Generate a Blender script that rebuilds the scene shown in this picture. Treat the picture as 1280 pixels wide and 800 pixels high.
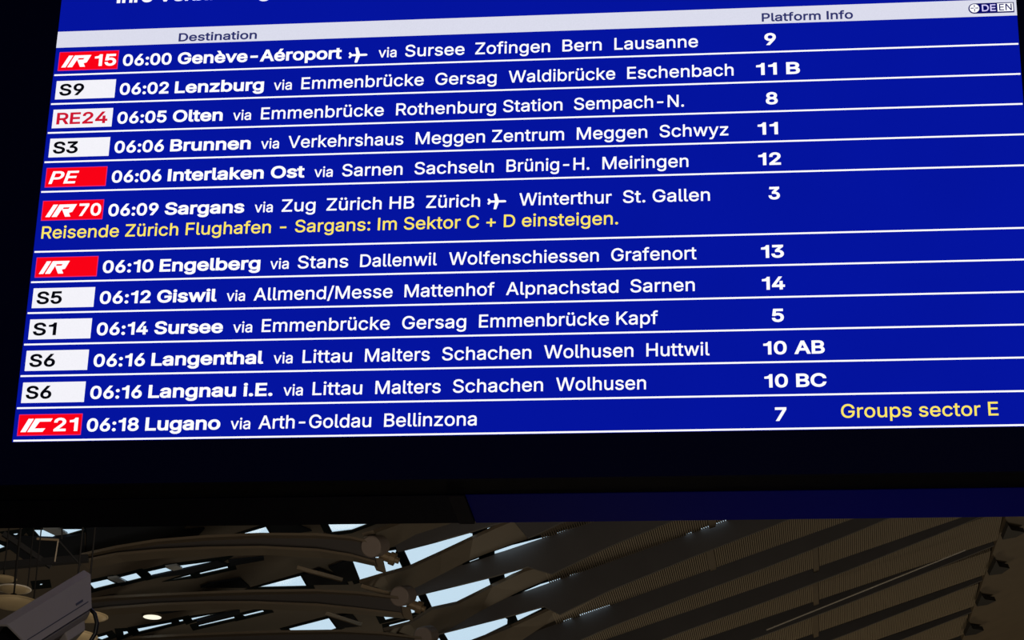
import bpy, bmesh, math, random
from mathutils import Vector, Matrix

for _o in list(bpy.data.objects):
    bpy.data.objects.remove(_o)
random.seed(7)
SC = bpy.context.scene
COL = SC.collection

# ------------------------------------------------------------------ camera, sky, light, exposure
cam_d = bpy.data.cameras.new('camera')
cam_d.sensor_width = 36.0
cam_d.lens = 36.0 * 2900.0 / 1280.0
cam_d.clip_end = 300
cam = bpy.data.objects.new('camera', cam_d)
COL.objects.link(cam)
_R = Vector((0.994229, 0.104996, 0.022021)); _U = Vector((0.020621, -0.388482, 0.921226)); _F = Vector((-0.10528, 0.915455, 0.388405))
cam.matrix_world = Matrix(((_R.x, _U.x, -_F.x, 2.0519), (_R.y, _U.y, -_F.y, -5.8549), (_R.z, _U.z, -_F.z, 1.6), (0, 0, 0, 1)))
SC.camera = cam

world = bpy.data.worlds.new('overcast_sky'); SC.world = world
world.use_nodes = True
_bg = world.node_tree.nodes['Background']
_bg.inputs[0].default_value = (0.62, 0.79, 0.93, 1)
_bg.inputs[1].default_value = 1.0

def area_lamp(name, loc, target, size, watts, color):
    d = bpy.data.lights.new(name, 'AREA'); d.shape = 'SQUARE'; d.size = size; d.energy = watts; d.color = color
    o = bpy.data.objects.new(name, d); COL.objects.link(o)
    o.location = loc
    o.rotation_euler = (Vector(target) - Vector(loc)).to_track_quat('-Z', 'Y').to_euler()
    return o
area_lamp('roof_fill', (-2, 44, 2.0), (-1, 36, 12), 5, 240, (1.0, 0.82, 0.56))  # added unseen fill that lights the roof from below
area_lamp('roof_fill', (14, 46, 2.0), (9, 38, 14), 5, 240, (1.0, 0.82, 0.56))  # second added roof fill, further right
area_lamp('underside_blue_fill', (3.4, 1.0, 0.6), (2.3, 0.25, 3.6), 0.8, 0.28, (0.22, 0.45, 1.0)).data.spread = math.radians(48)  # added blue fill for the board's underside; no display stands here
area_lamp('roof_fill', (2, 6, 1.5), (0, 28, 11.5), 5, 660, (1.0, 0.85, 0.68))  # added unseen fill for the near sides of the roof ribs
area_lamp('cctv_fill', (3.5, -9, 4.2), (0.4, -0.6, 3.1), 1.2, 125, (1.0, 0.89, 0.80))  # added unseen fill behind the viewer, aimed at the security camera

SC.view_settings.view_transform = 'Standard'
SC.view_settings.look = 'None'
SC.view_settings.exposure = 0.0
SC.view_settings.gamma = 1.0
SC.view_settings.use_curve_mapping = False
SC.cycles.use_denoising = True
SC.cycles.max_bounces = 8
SC.cycles.transparent_max_bounces = 16

# ------------------------------------------------------------------ helpers
def lin(r, g, b):
    f = lambda c: (c / 255) / 12.92 if c / 255 <= 0.04045 else ((c / 255 + 0.055) / 1.055) ** 2.4
    return (f(r), f(g), f(b), 1)

def mat(name, color, rough=0.6, metal=0.0, noise=0.0, scale=6.0, spec=0.5):
    m = bpy.data.materials.new(name); m.use_nodes = True
    nt = m.node_tree; b = nt.nodes['Principled BSDF']
    b.inputs['Base Color'].default_value = (*color[:3], 1)
    b.inputs['Roughness'].default_value = rough
    b.inputs['Metallic'].default_value = metal
    b.inputs['Specular IOR Level'].default_value = spec
    if noise:
        tc = nt.nodes.new('ShaderNodeTexCoord'); n = nt.nodes.new('ShaderNodeTexNoise'); r = nt.nodes.new('ShaderNodeMapRange')
        mx = nt.nodes.new('ShaderNodeMix'); mx.data_type = 'RGBA'; mx.blend_type = 'MULTIPLY'
        n.inputs['Scale'].default_value = scale; n.inputs['Detail'].default_value = 4
        r.inputs['To Min'].default_value = 1 - noise; r.inputs['To Max'].default_value = 1 + noise
        nt.links.new(tc.outputs['Object'], n.inputs['Vector'])
        nt.links.new(n.outputs['Fac'], r.inputs['Value'])
        mx.inputs[0].default_value = 1
        mx.inputs[6].default_value = (*color[:3], 1)
        nt.links.new(r.outputs[0], mx.inputs[7])
        nt.links.new(mx.outputs[2], b.inputs['Base Color'])
    return m

def emis(name, color, strength=1.0, speck=0.0, scale=300.0):
    m = bpy.data.materials.new(name); m.use_nodes = True
    nt = m.node_tree; nt.nodes.clear()
    out = nt.nodes.new('ShaderNodeOutputMaterial'); e = nt.nodes.new('ShaderNodeEmission')
    e.inputs[0].default_value = (*color[:3], 1); e.inputs[1].default_value = strength
    if speck:   # small pixel-to-pixel brightness spread of the display's diodes
        tc = nt.nodes.new('ShaderNodeTexCoord'); n = nt.nodes.new('ShaderNodeTexNoise'); r = nt.nodes.new('ShaderNodeMapRange')
        n.inputs['Scale'].default_value = scale; n.inputs['Detail'].default_value = 2
        r.inputs['To Min'].default_value = strength * (1 - speck); r.inputs['To Max'].default_value = strength * (1 + speck)
        nt.links.new(tc.outputs['Object'], n.inputs['Vector']); nt.links.new(n.outputs['Fac'], r.inputs['Value'])
        nt.links.new(r.outputs[0], e.inputs[1])
    nt.links.new(e.outputs[0], out.inputs[0])
    return m

def glass(name):
    m = bpy.data.materials.new(name); m.use_nodes = True
    nt = m.node_tree; nt.nodes.clear()
    out = nt.nodes.new('ShaderNodeOutputMaterial'); t = nt.nodes.new('ShaderNodeBsdfTransparent')
    g = nt.nodes.new('ShaderNodeBsdfGlossy'); mx = nt.nodes.new('ShaderNodeMixShader')
    t.inputs[0].default_value = (0.97, 0.985, 0.985, 1); g.inputs['Roughness'].default_value = 0.05
    mx.inputs[0].default_value = 0.03
    nt.links.new(t.outputs[0], mx.inputs[1]); nt.links.new(g.outputs[0], mx.inputs[2]); nt.links.new(mx.outputs[0], out.inputs[0])
    return m

class MB:
    """collects shapes and links them as one mesh object"""
    def __init__(self): self.v = []; self.f = []
    def add(self, vs, fs):
        k = len(self.v); self.v += [tuple(p) for p in vs]; self.f += [tuple(i + k for i in f) for f in fs]; return self
    def box(self, a, b):
        x0, y0, z0 = a; x1, y1, z1 = b
        return self.add([(x0,y0,z0),(x1,y0,z0),(x1,y1,z0),(x0,y1,z0),(x0,y0,z1),(x1,y0,z1),(x1,y1,z1),(x0,y1,z1)],
                        [(0,3,2,1),(4,5,6,7),(0,1,5,4),(1,2,6,5),(2,3,7,6),(3,0,4,7)])
    def bar(self, p, q, w, h=None, up=(0,0,1)):
        p, q = Vector(p), Vector(q); h = h or w
        d = (q - p).normalized(); u = Vector(up)
        if abs(d.dot(u)) > 0.98: u = Vector((1,0,0))
        s = d.cross(u).normalized(); t = s.cross(d)
        vs = [c + s*i*w/2 + t*j*h/2 for c in (p, q) for i, j in ((-1,-1),(1,-1),(1,1),(-1,1))]
        return self.add(vs, [(0,1,2,3),(7,6,5,4),(0,4,5,1),(1,5,6,2),(2,6,7,3),(3,7,4,0)])
    def tube(self, pts, r, n=12, close=True):
        pts = [Vector(p) for p in pts]; rs = r if isinstance(r, (list, tuple)) else [r]*len(pts)
        vs = []; prev = None
        for i, p in enumerate(pts):
            d = (pts[min(i+1, len(pts)-1)] - pts[max(i-1, 0)]).normalized()
            if prev is None:
                a = Vector((0,0,1)) if abs(d.z) < 0.9 else Vector((1,0,0))
                s = d.cross(a).normalized()
            else: s = (prev - d*prev.dot(d)).normalized()
            prev = s; t = d.cross(s)
            vs += [p + (s*math.cos(2*math.pi*k/n) + t*math.sin(2*math.pi*k/n))*rs[i] for k in range(n)]
        fs = [(i*n+k, i*n+(k+1)%n, (i+1)*n+(k+1)%n, (i+1)*n+k) for i in range(len(pts)-1) for k in range(n)]
        if close: fs += [tuple(range(n))[::-1], tuple((len(pts)-1)*n+k for k in range(n))]
        return self.add(vs, fs)
    def lathe(self, prof, c, n=32, axis=(0,0,1)):
        ax = Vector(axis).normalized(); a = Vector((1,0,0)) if abs(ax.x) < 0.9 else Vector((0,1,0))
        s = ax.cross(a).normalized(); t = ax.cross(s); c = Vector(c)
        vs = [c + ax*z + (s*math.cos(2*math.pi*k/n) + t*math.sin(2*math.pi*k/n))*max(r, 1e-4) for r, z in prof for k in range(n)]
        fs = [(i*n+k, i*n+(k+1)%n, (i+1)*n+(k+1)%n, (i+1)*n+k) for i in range(len(prof)-1) for k in range(n)]
        fs += [tuple(range(n))[::-1], tuple((len(prof)-1)*n+k for k in range(n))]
        return self.add(vs, fs)
    def prism(self, poly, off):
        """poly: 3-D points of a (near-)planar outline, off: extrusion vector"""
        poly = [Vector(p) for p in poly]; off = Vector(off); n = len(poly)
        from mathutils.geometry import tessellate_polygon
        tri = tessellate_polygon([poly])
        fs = [tuple(t) for t in tri] + [tuple(i + n for i in t)[::-1] for t in tri]
        fs += [(i, (i+1) % n, n + (i+1) % n, n + i) for i in range(n)]
        return self.add(poly + [p + off for p in poly], fs)
    def build(self, name, m, parent=None, smooth=False, bevel=0.0):
        me = bpy.data.meshes.new(name); me.from_pydata(self.v, [], self.f); me.validate()
        bm = bmesh.new(); bm.from_mesh(me)
        bmesh.ops.recalc_face_normals(bm, faces=bm.faces)
        if bevel: bmesh.ops.bevel(bm, geom=list(bm.edges), offset=bevel, segments=2, affect='EDGES', profile=0.6)
        bm.to_mesh(me); bm.free()
        me.materials.append(m)
        if smooth:
            for p in me.polygons: p.use_smooth = len(p.vertices) == 4
        return link(name, me, parent)

def link(name, data, parent=None):
    o = bpy.data.objects.new(name, data); COL.objects.link(o)
    if parent is not None: o.parent = parent
    return o

def tag(o, label, cat, group=None):
    o['label'] = label; o['category'] = cat
    if group: o['group'] = group
    return o
def thing(name, label, cat, group=None):
    return tag(link(name, None), label, cat, group)
def struct(o):
    o['kind'] = 'structure'; return o

def signed_area(P): return sum(P[i][0]*P[(i+1) % len(P)][1] - P[(i+1) % len(P)][0]*P[i][1] for i in range(len(P))) / 2
def winding(p, polys):
    w = 0
    for P in polys:
        x0, y0 = P[-1]
        for x1, y1 in P:
            if (y0 <= p[1]) != (y1 <= p[1]):
                x = x0 + (p[1] - y0) / (y1 - y0) * (x1 - x0)
                if x > p[0]: w += 1 if y1 > y0 else -1
            x0, y0 = x1, y1
    return w
def fill(polys, even_odd=False):
    """closed 2-D outlines -> (points, triangles) by constrained triangulation; overlapping outlines merge, counters stay open"""
    from mathutils.geometry import delaunay_2d_cdt
    pts = []; ed = []
    for P in polys:
        k = len(pts); pts += [Vector(p) for p in P]
        ed += [(k + i, k + (i + 1) % len(P)) for i in range(len(P))]
    v, e, f = delaunay_2d_cdt(pts, ed, [], 0, 1e-7)[:3]
    keep = []
    for t in f:
        c = (v[t[0]] + v[t[1]] + v[t[2]]) / 3
        w = winding(c, polys)
        if (w % 2 if even_odd else w): keep.append(tuple(t))
    return v, keep
def slab_of(v, tris, xf, thick):
    """gives a filled outline a thickness; xf maps (x, y, depth) to the place"""
    edges = {}
    for t in tris:
        for a, b in ((t[0], t[1]), (t[1], t[2]), (t[2], t[0])):
            if (b, a) in edges: del edges[(b, a)]
            else: edges[(a, b)] = 1
    n = len(v)
    vs = [xf(p[0], p[1], thick/2) for p in v] + [xf(p[0], p[1], -thick/2) for p in v]
    return vs, tris + [tuple(i + n for i in t)[::-1] for t in tris] + [(b, a, a + n, b + n) for a, b in edges]
def flat_mesh(name, polys, thick, xform, m, parent=None):
    v, t = fill(polys, True)
    mb = MB(); mb.add(*slab_of(v, t, lambda x, y, d: tuple(xform @ Vector((x, y, d))), thick))
    return mb.build(name, m, parent)
GLYPHS = {
"+":[453,[[198,34,217,34,198,144,198,364,198,254,217,364,255,364,236,364,255,254,255,34,255,144,236,34],[61,172,171,172,61,190,61,226,61,208,171,226,391,226,281,226,391,208,391,172,391,190,281,172]]],
"-":[453,[[337,244,263,244,337,226,337,188,337,207,263,188,114,188,188,188,114,207,114,244,114,226,188,244]]],
".":[188,[[95,-4,108,-4,83,-4,63,9,72,0,54,18,50,41,50,28,50,54,63,73,54,65,72,82,95,87,83,87,108,87,128,73,119,82,137,65,141,41,141,54,141,28,128,9,137,18,119,0]]],
"/":[249,[[235,533,216,533,180,330,71,-76,126,127,52,-76,14,-76,33,-76,69,127,178,533,124,330,197,533]]],
"0":[453,[[227,-7,264,-7,189,-7,130,24,157,3,103,45,69,113,83,74,55,152,48,254,48,199,48,309,69,395,55,356,83,434,130,484,104,464,157,505,227,516,189,516,264,516,323,484,296,505,350,464,384,395,370,434,398,356,405,254,405,309,405,199,384,113,398,152,370,74,323,24,350,45,297,3],[227,50,202,50,252,50,290,74,273,58,308,90,330,144,321,113,339,174,344,254,344,211,344,297,330,365,339,334,321,395,290,435,308,419,273,451,227,460,252,460,202,460,163,435,180,451,146,419,123,365,132,395,114,334,109,254,109,297,109,211,123,144,114,174,132,113,163,74,146,90,180,58]]],
"1":[453,[[76,0,181,0,76,18,76,55,76,36,181,55,391,55,286,55,391,36,391,0,391,18,286,0],[276,509,250,509,276,339,276,0,276,170,255,0,212,0,234,0,212,149,212,448,212,299,211,448,209,448,210,448,168,418,86,358,127,388,86,381,86,427,86,404,123,454,198,509,161,481,224,509]]],
"2":[453,[[64,0,172,0,64,16,64,47,64,32,121,108,234,229,177,168,254,249,282,282,270,267,295,298,311,327,304,313,317,341,320,371,320,356,320,390,308,419,316,405,299,432,273,449,288,442,259,456,224,460,242,460,204,460,172,447,187,456,158,439,139,413,147,428,131,399,127,362,127,382,107,362,66,362,86,362,66,392,86,442,72,419,100,465,143,496,119,483,167,509,225,516,194,516,255,516,306,497,282,509,329,484,361,445,348,467,374,424,381,372,381,399,381,354,371,318,378,335,364,300,336,259,353,280,319,237,267,180,296,211,229,140,153,60,191,100,153,59,153,57,153,58,231,57,389,57,310,57,389,38,389,0,389,19,281,0]]],
"3":[453,[[218,-7,252,-7,187,-7,133,10,158,-1,107,21,70,57,86,37,54,78,44,132,46,103,66,132,109,132,87,132,111,114,126,87,117,99,136,75,165,59,149,65,181,53,219,50,199,50,239,50,275,61,258,53,292,68,315,93,305,79,324,107,329,145,329,124,329,163,316,196,325,181,307,212,275,234,293,224,256,243,201,248,231,248,186,248,157,248,172,248,157,265,157,299,157,282,200,349,288,448,244,399,288,450,288,452,288,451,215,452,70,452,142,452,70,471,70,509,70,490,171,509,372,509,272,509,372,493,372,461,372,477,319,400,211,278,265,339,211,282,211,289,211,285,249,293,308,276,281,288,335,263,371,222,356,246,386,199,393,145,393,173,393,115,370,66,385,89,355,43,309,12,335,25,282,0]]],
"4":[453,[[40,105,164,105,40,123,40,158,40,141,109,275,247,509,178,392,268,509,311,509,289,509,243,394,109,166,176,280,109,165,109,163,109,164,210,163,413,163,312,163,413,144,413,105,413,125,289,105],[282,0,302,0,282,40,282,121,282,81,282,130,282,146,282,138,282,203,282,318,282,260,302,318,343,318,322,318,343,212,343,0,343,106,322,0]]],
"5":[453,[[221,-7,254,-7,191,-7,140,11,164,-1,116,23,83,60,97,39,69,81,60,130,61,104,81,130,122,130,101,130,124,115,138,89,129,101,147,77,173,60,159,67,188,53,221,50,204,50,242,50,276,64,260,55,292,74,314,104,305,87,323,121,328,162,328,141,328,184,314,221,323,204,304,238,275,262,291,252,258,272,218,277,239,277,201,277,167,268,184,274,151,263,128,246,138,255,108,248,67,253,88,250,77,338,96,509,86,423,186,509,366,509,276,509,366,490,366,452,366,471,294,452,151,452,222,452,145,402,134,301,139,352,135,301,136,301,135,301,147,311,178,325,161,319,194,331,229,334,211,334,253,334,294,321,274,329,313,313,345,285,331,301,359,270,379,231,371,252,387,210,391,163,391,188,391,130,369,76,384,101,354,50,309,15,334,30,283,1]]],
"6":[453,[[226,-7,258,-7,195,-7,142,15,167,0,118,29,84,74,98,49,71,100,64,162,64,129,64,186,80,239,69,212,91,266,137,340,110,300,176,396,252,509,214,453,276,509,322,509,299,509,265,426,151,261,208,344,149,261,145,261,147,261,150,271,165,288,157,280,174,296,196,307,184,302,207,312,235,314,221,314,266,314,316,295,293,308,339,282,370,240,357,263,382,216,389,157,389,189,389,125,368,73,382,97,354,48,310,14,334,28,286,0],[226,48,207,48,246,48,279,63,264,53,294,72,314,101,306,85,323,118,327,157,327,136,327,178,314,213,323,197,306,230,279,251,294,242,264,261,226,265,246,265,207,265,174,252,189,261,159,243,138,214,147,230,129,198,125,158,125,179,125,137,138,102,129,118,147,85,174,63,159,72,189,53]]],
"7":[453,[[97,0,120,0,172,149,323,448,248,299,323,450,323,452,323,451,236,452,62,452,149,452,62,471,62,509,62,490,172,509,391,509,281,509,391,489,391,449,391,469,315,299,165,0,240,150,142,0]]],
"8":[453,[[226,-7,260,-7,192,-7,136,11,162,-1,109,24,74,62,89,40,59,83,52,135,52,108,52,157,65,195,56,177,74,213,101,241,86,229,116,253,153,265,133,261,153,265,153,267,153,266,128,273,93,308,108,287,78,329,70,380,70,353,70,406,90,450,77,429,104,470,146,498,122,486,169,510,226,516,196,516,256,516,306,498,283,510,329,486,361,450,348,470,375,429,382,380,382,406,382,353,359,308,374,329,344,287,300,267,325,273,300,266,300,265,300,265,319,261,351,241,336,253,366,229,387,195,378,213,396,177,401,135,401,157,401,108,378,62,393,83,364,40,317,11,343,24,291,-1],[226,49,204,49,249,49,285,60,268,53,301,68,323,91,314,78,332,105,337,139,337,121,337,158,322,189,332,174,313,203,283,223,300,214,266,231,226,235,247,235,205,235,169,223,186,231,152,214,130,189,139,203,120,174,115,139,115,158,115,121,129,91,120,105,138,78,167,60,151,68,184,53],[226,290,208,290,244,290,274,300,260,293,288,307,307,330,299,318,315,343,319,376,319,358,319,393,308,420,315,407,300,433,275,449,289,443,261,456,226,460,245,460,208,460,177,449,191,456,163,443,145,420,152,433,137,407,133,376,133,393,133,358,145,330,137,343,152,318,178,300,163,307,192,293]]],
"9":[453,[[226,516,195,516,258,516,310,494,286,508,335,480,368,434,354,460,382,409,389,347,389,380,389,323,373,270,383,297,362,243,315,168,343,209,277,112,200,0,239,56,177,0,130,0,154,0,187,83,301,248,244,165,303,248,307,248,305,248,303,238,287,221,296,229,279,213,257,202,269,207,245,197,218,195,232,195,187,195,137,214,160,201,114,227,83,269,96,245,70,292,64,352,64,320,64,384,85,436,71,412,99,461,143,494,118,480,167,508],[226,460,246,460,207,460,174,446,189,456,159,437,138,407,147,424,130,391,125,352,125,372,125,330,138,295,130,312,147,279,174,257,159,266,189,248,226,243,207,243,246,243,279,257,263,248,294,266,314,295,306,279,323,311,327,350,327,330,327,372,314,407,323,391,306,424,279,446,294,437,264,456]]],
":":[188,[[95,-4,108,-4,83,-4,63,9,72,0,54,18,50,41,50,28,50,54,63,73,54,65,72,82,95,87,83,87,108,87,128,73,119,82,137,65,141,41,141,54,141,28,128,9,137,18,119,0],[95,271,108,271,83,271,63,284,72,275,54,293,50,316,50,304,50,329,63,349,54,340,72,357,95,362,83,362,108,362,128,349,119,357,137,340,141,316,141,329,141,304,128,284,137,293,119,275]]],
"A":[480,[[16,0,39,0,78,170,201,509,140,339,226,509,276,509,251,509,338,339,463,0,401,170,440,0,395,0,418,0,359,101,287,302,323,202,281,321,264,372,273,344,255,400,232,478,245,435,236,478,245,478,241,478,233,435,213,371,222,399,204,343,191,302,196,320,155,202,85,0,120,101,62,0],[110,142,197,142,110,161,110,199,110,180,197,199,370,199,283,199,370,180,370,142,370,161,283,142]]],
"B":[456,[[60,0,122,0,60,170,60,509,60,339,120,509,241,509,181,509,276,509,329,491,306,503,352,479,381,442,369,462,392,422,398,374,398,399,398,352,387,320,394,334,379,306,356,286,369,294,344,277,315,267,330,271,315,265,315,262,315,264,331,261,363,245,347,255,379,235,402,203,392,221,413,185,418,136,418,163,418,111,400,67,412,87,388,46,344,18,370,30,319,6,247,0,287,0,184,0],[125,57,125,115,165,57,245,57,205,57,284,57,330,80,313,65,347,95,355,137,355,114,355,154,342,184,351,170,334,198,306,218,321,209,290,227,248,231,271,231,207,231,125,231,166,231,125,173],[125,285,125,341,162,285,238,285,200,285,257,285,288,296,273,289,303,303,323,326,315,313,332,339,336,372,336,355,336,395,313,429,328,414,297,444,240,452,273,452,202,452,125,452,163,452,125,396]]],
"C":[510,[[267,-7,293,-7,223,-7,150,25,184,4,116,46,70,115,89,76,50,154,40,254,40,201,40,308,70,393,50,354,89,432,150,484,116,462,184,505,267,516,223,516,293,516,340,504,317,512,363,497,402,471,384,486,420,457,448,418,436,439,460,398,473,348,468,374,451,348,408,348,430,348,404,366,389,395,398,381,381,408,357,428,370,419,345,438,315,449,331,444,300,454,267,456,284,456,236,456,184,432,208,448,159,417,125,364,139,394,111,334,103,254,103,297,103,211,125,145,111,175,140,115,184,76,159,92,209,61,267,53,236,53,284,53,315,60,300,55,331,65,357,81,345,71,370,90,389,114,381,101,398,128,408,160,404,143,430,160,473,160,451,160,469,135,448,91,460,111,436,70,402,38,421,52,384,23,341,5,363,12,318,-3]]],
"D":[502,[[219,0,271,0,178,0,96,0,137,0,96,19,96,57,96,38,136,57,215,57,175,57,256,57,318,81,291,65,345,97,379,149,366,119,392,179,399,255,399,214,399,296,379,361,392,331,366,390,320,428,346,412,293,444,221,452,260,452,178,452,93,452,136,452,93,471,93,509,93,490,137,509,225,509,181,509,275,509,353,478,317,499,388,458,433,391,415,429,452,353,462,255,462,308,462,202,433,119,452,157,414,81,351,31,387,51,314,10],[125,509,103,509,125,339,125,0,125,170,103,0,60,0,82,0,60,170,60,509,60,339,82,509]]],
"E":[419,[[60,0,165,0,60,170,60,509,60,339,164,509,372,509,268,509,372,490,372,452,372,471,290,452,125,452,207,452,125,396,125,286,125,341,202,286,355,286,278,286,355,267,355,229,355,248,278,229,125,229,202,229,125,172,125,57,125,114,208,57,375,57,292,57,375,38,375,0,375,19,270,0]]],
"F":[410,[[60,0,82,0,60,170,60,509,60,339,163,509,369,509,266,509,369,490,369,452,369,471,288,452,125,452,206,452,125,394,125,278,125,336,198,278,346,278,272,278,346,259,346,221,346,240,272,221,125,221,198,221,125,147,125,0,125,74,103,0]]],
"G":[520,[[269,-7,309,-7,223,-7,149,25,184,4,115,46,69,116,88,77,50,155,40,254,40,201,40,308,69,393,50,354,88,432,149,484,115,462,183,505,265,516,221,516,292,516,340,504,317,512,364,496,403,469,385,484,422,454,449,416,437,437,461,396,474,349,470,373,452,349,408,349,430,349,403,365,387,393,396,380,379,406,356,427,368,417,344,436,315,448,330,444,300,453,265,456,283,456,235,456,183,432,208,448,159,417,125,364,139,394,111,334,103,254,103,297,103,211,125,145,111,175,140,115,184,76,159,92,209,61,269,53,237,53,297,53,345,71,323,59,367,83,396,123,384,101,409,146,415,202,415,172,421,201,434,199,428,200,384,199,283,199,333,199,283,218,283,256,283,237,348,256,478,256,413,256,478,237,478,200,478,219,478,158,451,91,469,122,433,60,377,19,408,36,345,2]]],
"H":[517,[[60,0,82,0,60,170,60,509,60,339,82,509,125,509,103,509,125,435,125,289,125,362,214,289,392,289,303,289,392,362,392,509,392,435,414,509,457,509,435,509,457,339,457,0,457,170,435,0,392,0,414,0,392,77,392,232,392,155,303,232,125,232,214,232,125,155,125,0,125,77,103,0]]],
"I":[300,[[31,0,111,0,31,19,31,57,31,38,60,57,118,57,89,57,118,189,118,452,118,320,89,452,31,452,60,452,31,471,31,509,31,490,111,509,269,509,190,509,269,490,269,452,269,471,240,452,183,452,212,452,183,320,183,57,183,189,212,57,269,57,240,57,269,38,269,0,269,19,190,0]]],
"K":[467,[[104,145,146,189,104,169,104,216,104,193,116,232,139,261,128,247,151,275,174,303,162,290,187,317,212,344,199,331,262,399,364,509,313,454,392,509,448,509,420,509,376,431,231,276,304,353,230,276,228,276,229,276,187,233],[60,0,82,0,60,170,60,509,60,339,82,509,125,509,103,509,125,451,125,334,125,392,124,298,124,225,124,261,124,214,125,193,124,204,125,129,125,0,125,64,103,0],[372,0,398,0,311,86,188,259,249,173,201,276,228,309,215,293,302,206,449,0,375,103,423,0]]],
"L":[393,[[60,0,160,0,60,170,60,509,60,339,82,509,125,509,103,509,125,358,125,57,125,208,203,57,361,57,282,57,361,38,361,0,361,19,261,0]]],
"M":[628,[[60,0,81,0,60,170,60,509,60,339,91,509,152,509,121,509,193,402,277,187,235,294,280,180,287,159,284,170,291,148,299,123,295,136,303,110,311,84,307,97,315,71,322,49,319,59,317,49,307,49,312,49,310,59,318,83,314,70,322,95,330,121,326,108,334,134,342,158,338,147,346,170,352,187,349,179,394,294,476,509,435,402,507,509,568,509,537,509,568,339,568,0,568,170,547,0,504,0,525,0,504,97,504,291,504,194,504,302,504,327,504,314,505,340,505,369,505,354,505,383,506,413,506,398,506,428,507,457,507,443,509,457,513,457,511,457,508,441,498,409,503,426,492,393,482,363,487,378,477,348,467,322,472,334,463,309,456,291,459,299,418,194,342,0,380,97,323,0,286,0,305,0,248,97,170,291,209,194,167,299,159,321,163,309,155,333,145,361,150,346,140,376,129,408,135,391,124,424,112,457,118,441,114,457,119,457,117,457,119,444,120,416,120,431,120,401,121,372,121,387,121,357,122,328,121,342,122,315,122,291,122,302,122,194,122,0,122,97,101,0]]],
"N":[523,[[60,0,82,0,60,170,60,509,60,339,85,509,136,509,111,509,205,400,343,183,274,291,349,174,363,151,355,164,370,138,388,107,379,123,396,90,414,55,405,73,411,55,405,54,408,54,403,72,401,108,401,90,400,126,399,157,399,142,399,172,399,195,399,185,399,300,399,509,399,404,420,509,463,509,442,509,463,339,463,0,463,170,438,0,387,0,412,0,325,97,202,290,264,193,194,303,177,331,186,316,169,345,148,381,159,362,137,400,108,452,123,424,111,453,119,454,115,453,120,428,122,384,121,405,123,362,124,328,124,344,125,312,125,291,125,300,125,194,125,0,125,97,103,0]]],
"O":[533,[[267,-7,311,-7,223,-7,150,25,184,4,116,46,70,115,90,76,50,154,40,254,40,201,40,308,70,393,50,354,90,432,150,484,116,462,184,505,267,516,223,516,311,516,384,484,350,505,418,462,464,393,444,432,483,354,493,254,493,308,493,201,464,115,483,154,444,76,384,25,418,46,350,4],[267,53,236,53,297,53,349,76,325,61,374,91,408,144,394,114,423,174,430,254,430,211,430,298,408,365,423,335,394,395,349,433,374,417,325,448,267,456,297,456,236,456,184,433,209,448,159,417,125,364,140,394,111,334,103,254,103,297,103,211,125,144,111,174,140,114,184,76,159,92,209,61]]],
"P":[445,[[60,0,82,0,60,170,60,509,60,339,118,509,235,509,177,509,274,509,332,487,307,502,358,473,390,430,377,454,402,405,409,348,409,378,409,317,390,265,402,290,377,241,332,207,358,222,307,193,235,186,274,186,193,186,109,186,151,186,109,205,109,242,109,224,150,242,233,242,191,242,259,242,297,256,281,247,313,265,333,294,325,278,341,310,344,348,344,328,344,368,333,402,341,386,325,417,297,439,313,430,280,448,232,452,259,452,196,452,125,452,160,452,125,301,125,0,125,151,103,0]]],
"R":[449,[[60,0,82,0,60,170,60,509,60,339,119,509,236,509,177,509,275,509,333,489,307,502,359,475,390,433,378,457,403,410,409,352,409,382,409,321,390,271,403,295,378,248,333,217,359,230,307,204,236,198,275,198,189,198,96,198,143,198,96,217,96,255,96,236,142,255,234,255,188,255,260,255,298,267,281,259,314,275,334,300,326,286,341,315,345,352,345,332,345,372,334,405,341,390,326,420,298,440,314,431,281,448,233,452,259,452,197,452,125,452,161,452,125,301,125,0,125,151,103,0],[353,0,378,0,312,76,230,229,271,153,254,229,303,229,279,229,344,153,428,0,386,76,403,0]]],
"S":[447,[[224,-9,263,-9,187,-9,128,9,155,-3,100,21,64,60,79,38,49,82,38,137,40,107,60,137,104,137,82,137,106,117,123,88,112,101,134,75,166,59,149,65,184,52,224,49,203,49,247,49,286,60,268,53,304,68,329,92,319,78,340,105,346,139,346,121,346,155,332,179,341,169,323,189,296,205,311,198,281,211,245,222,264,217,224,228,184,239,204,234,142,251,86,289,109,268,63,311,52,372,52,339,52,401,75,448,60,426,90,469,138,498,111,486,164,510,227,516,194,516,261,516,316,498,290,510,342,486,377,449,362,469,392,428,401,378,400,404,380,378,337,378,358,378,335,403,302,437,323,423,281,451,225,459,256,459,203,459,167,448,184,455,151,441,129,418,138,431,120,406,115,376,115,391,115,358,131,334,120,344,142,323,169,308,154,314,184,302,212,293,199,297,230,289,264,279,247,284,279,275,312,264,295,270,328,257,359,238,344,248,373,227,395,198,385,214,404,181,408,139,408,162,408,111,386,64,401,86,372,41,323,11,351,24,296,-2]]],
"V":[480,[[204,0,229,0,141,170,16,509,79,339,39,509,84,509,62,509,120,408,192,206,156,307,198,189,215,137,206,166,224,109,248,31,235,73,243,31,235,31,239,31,247,74,267,138,258,110,276,166,290,206,284,189,325,307,395,509,360,408,417,509,463,509,440,509,401,339,278,0,340,170,253,0]]],
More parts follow.
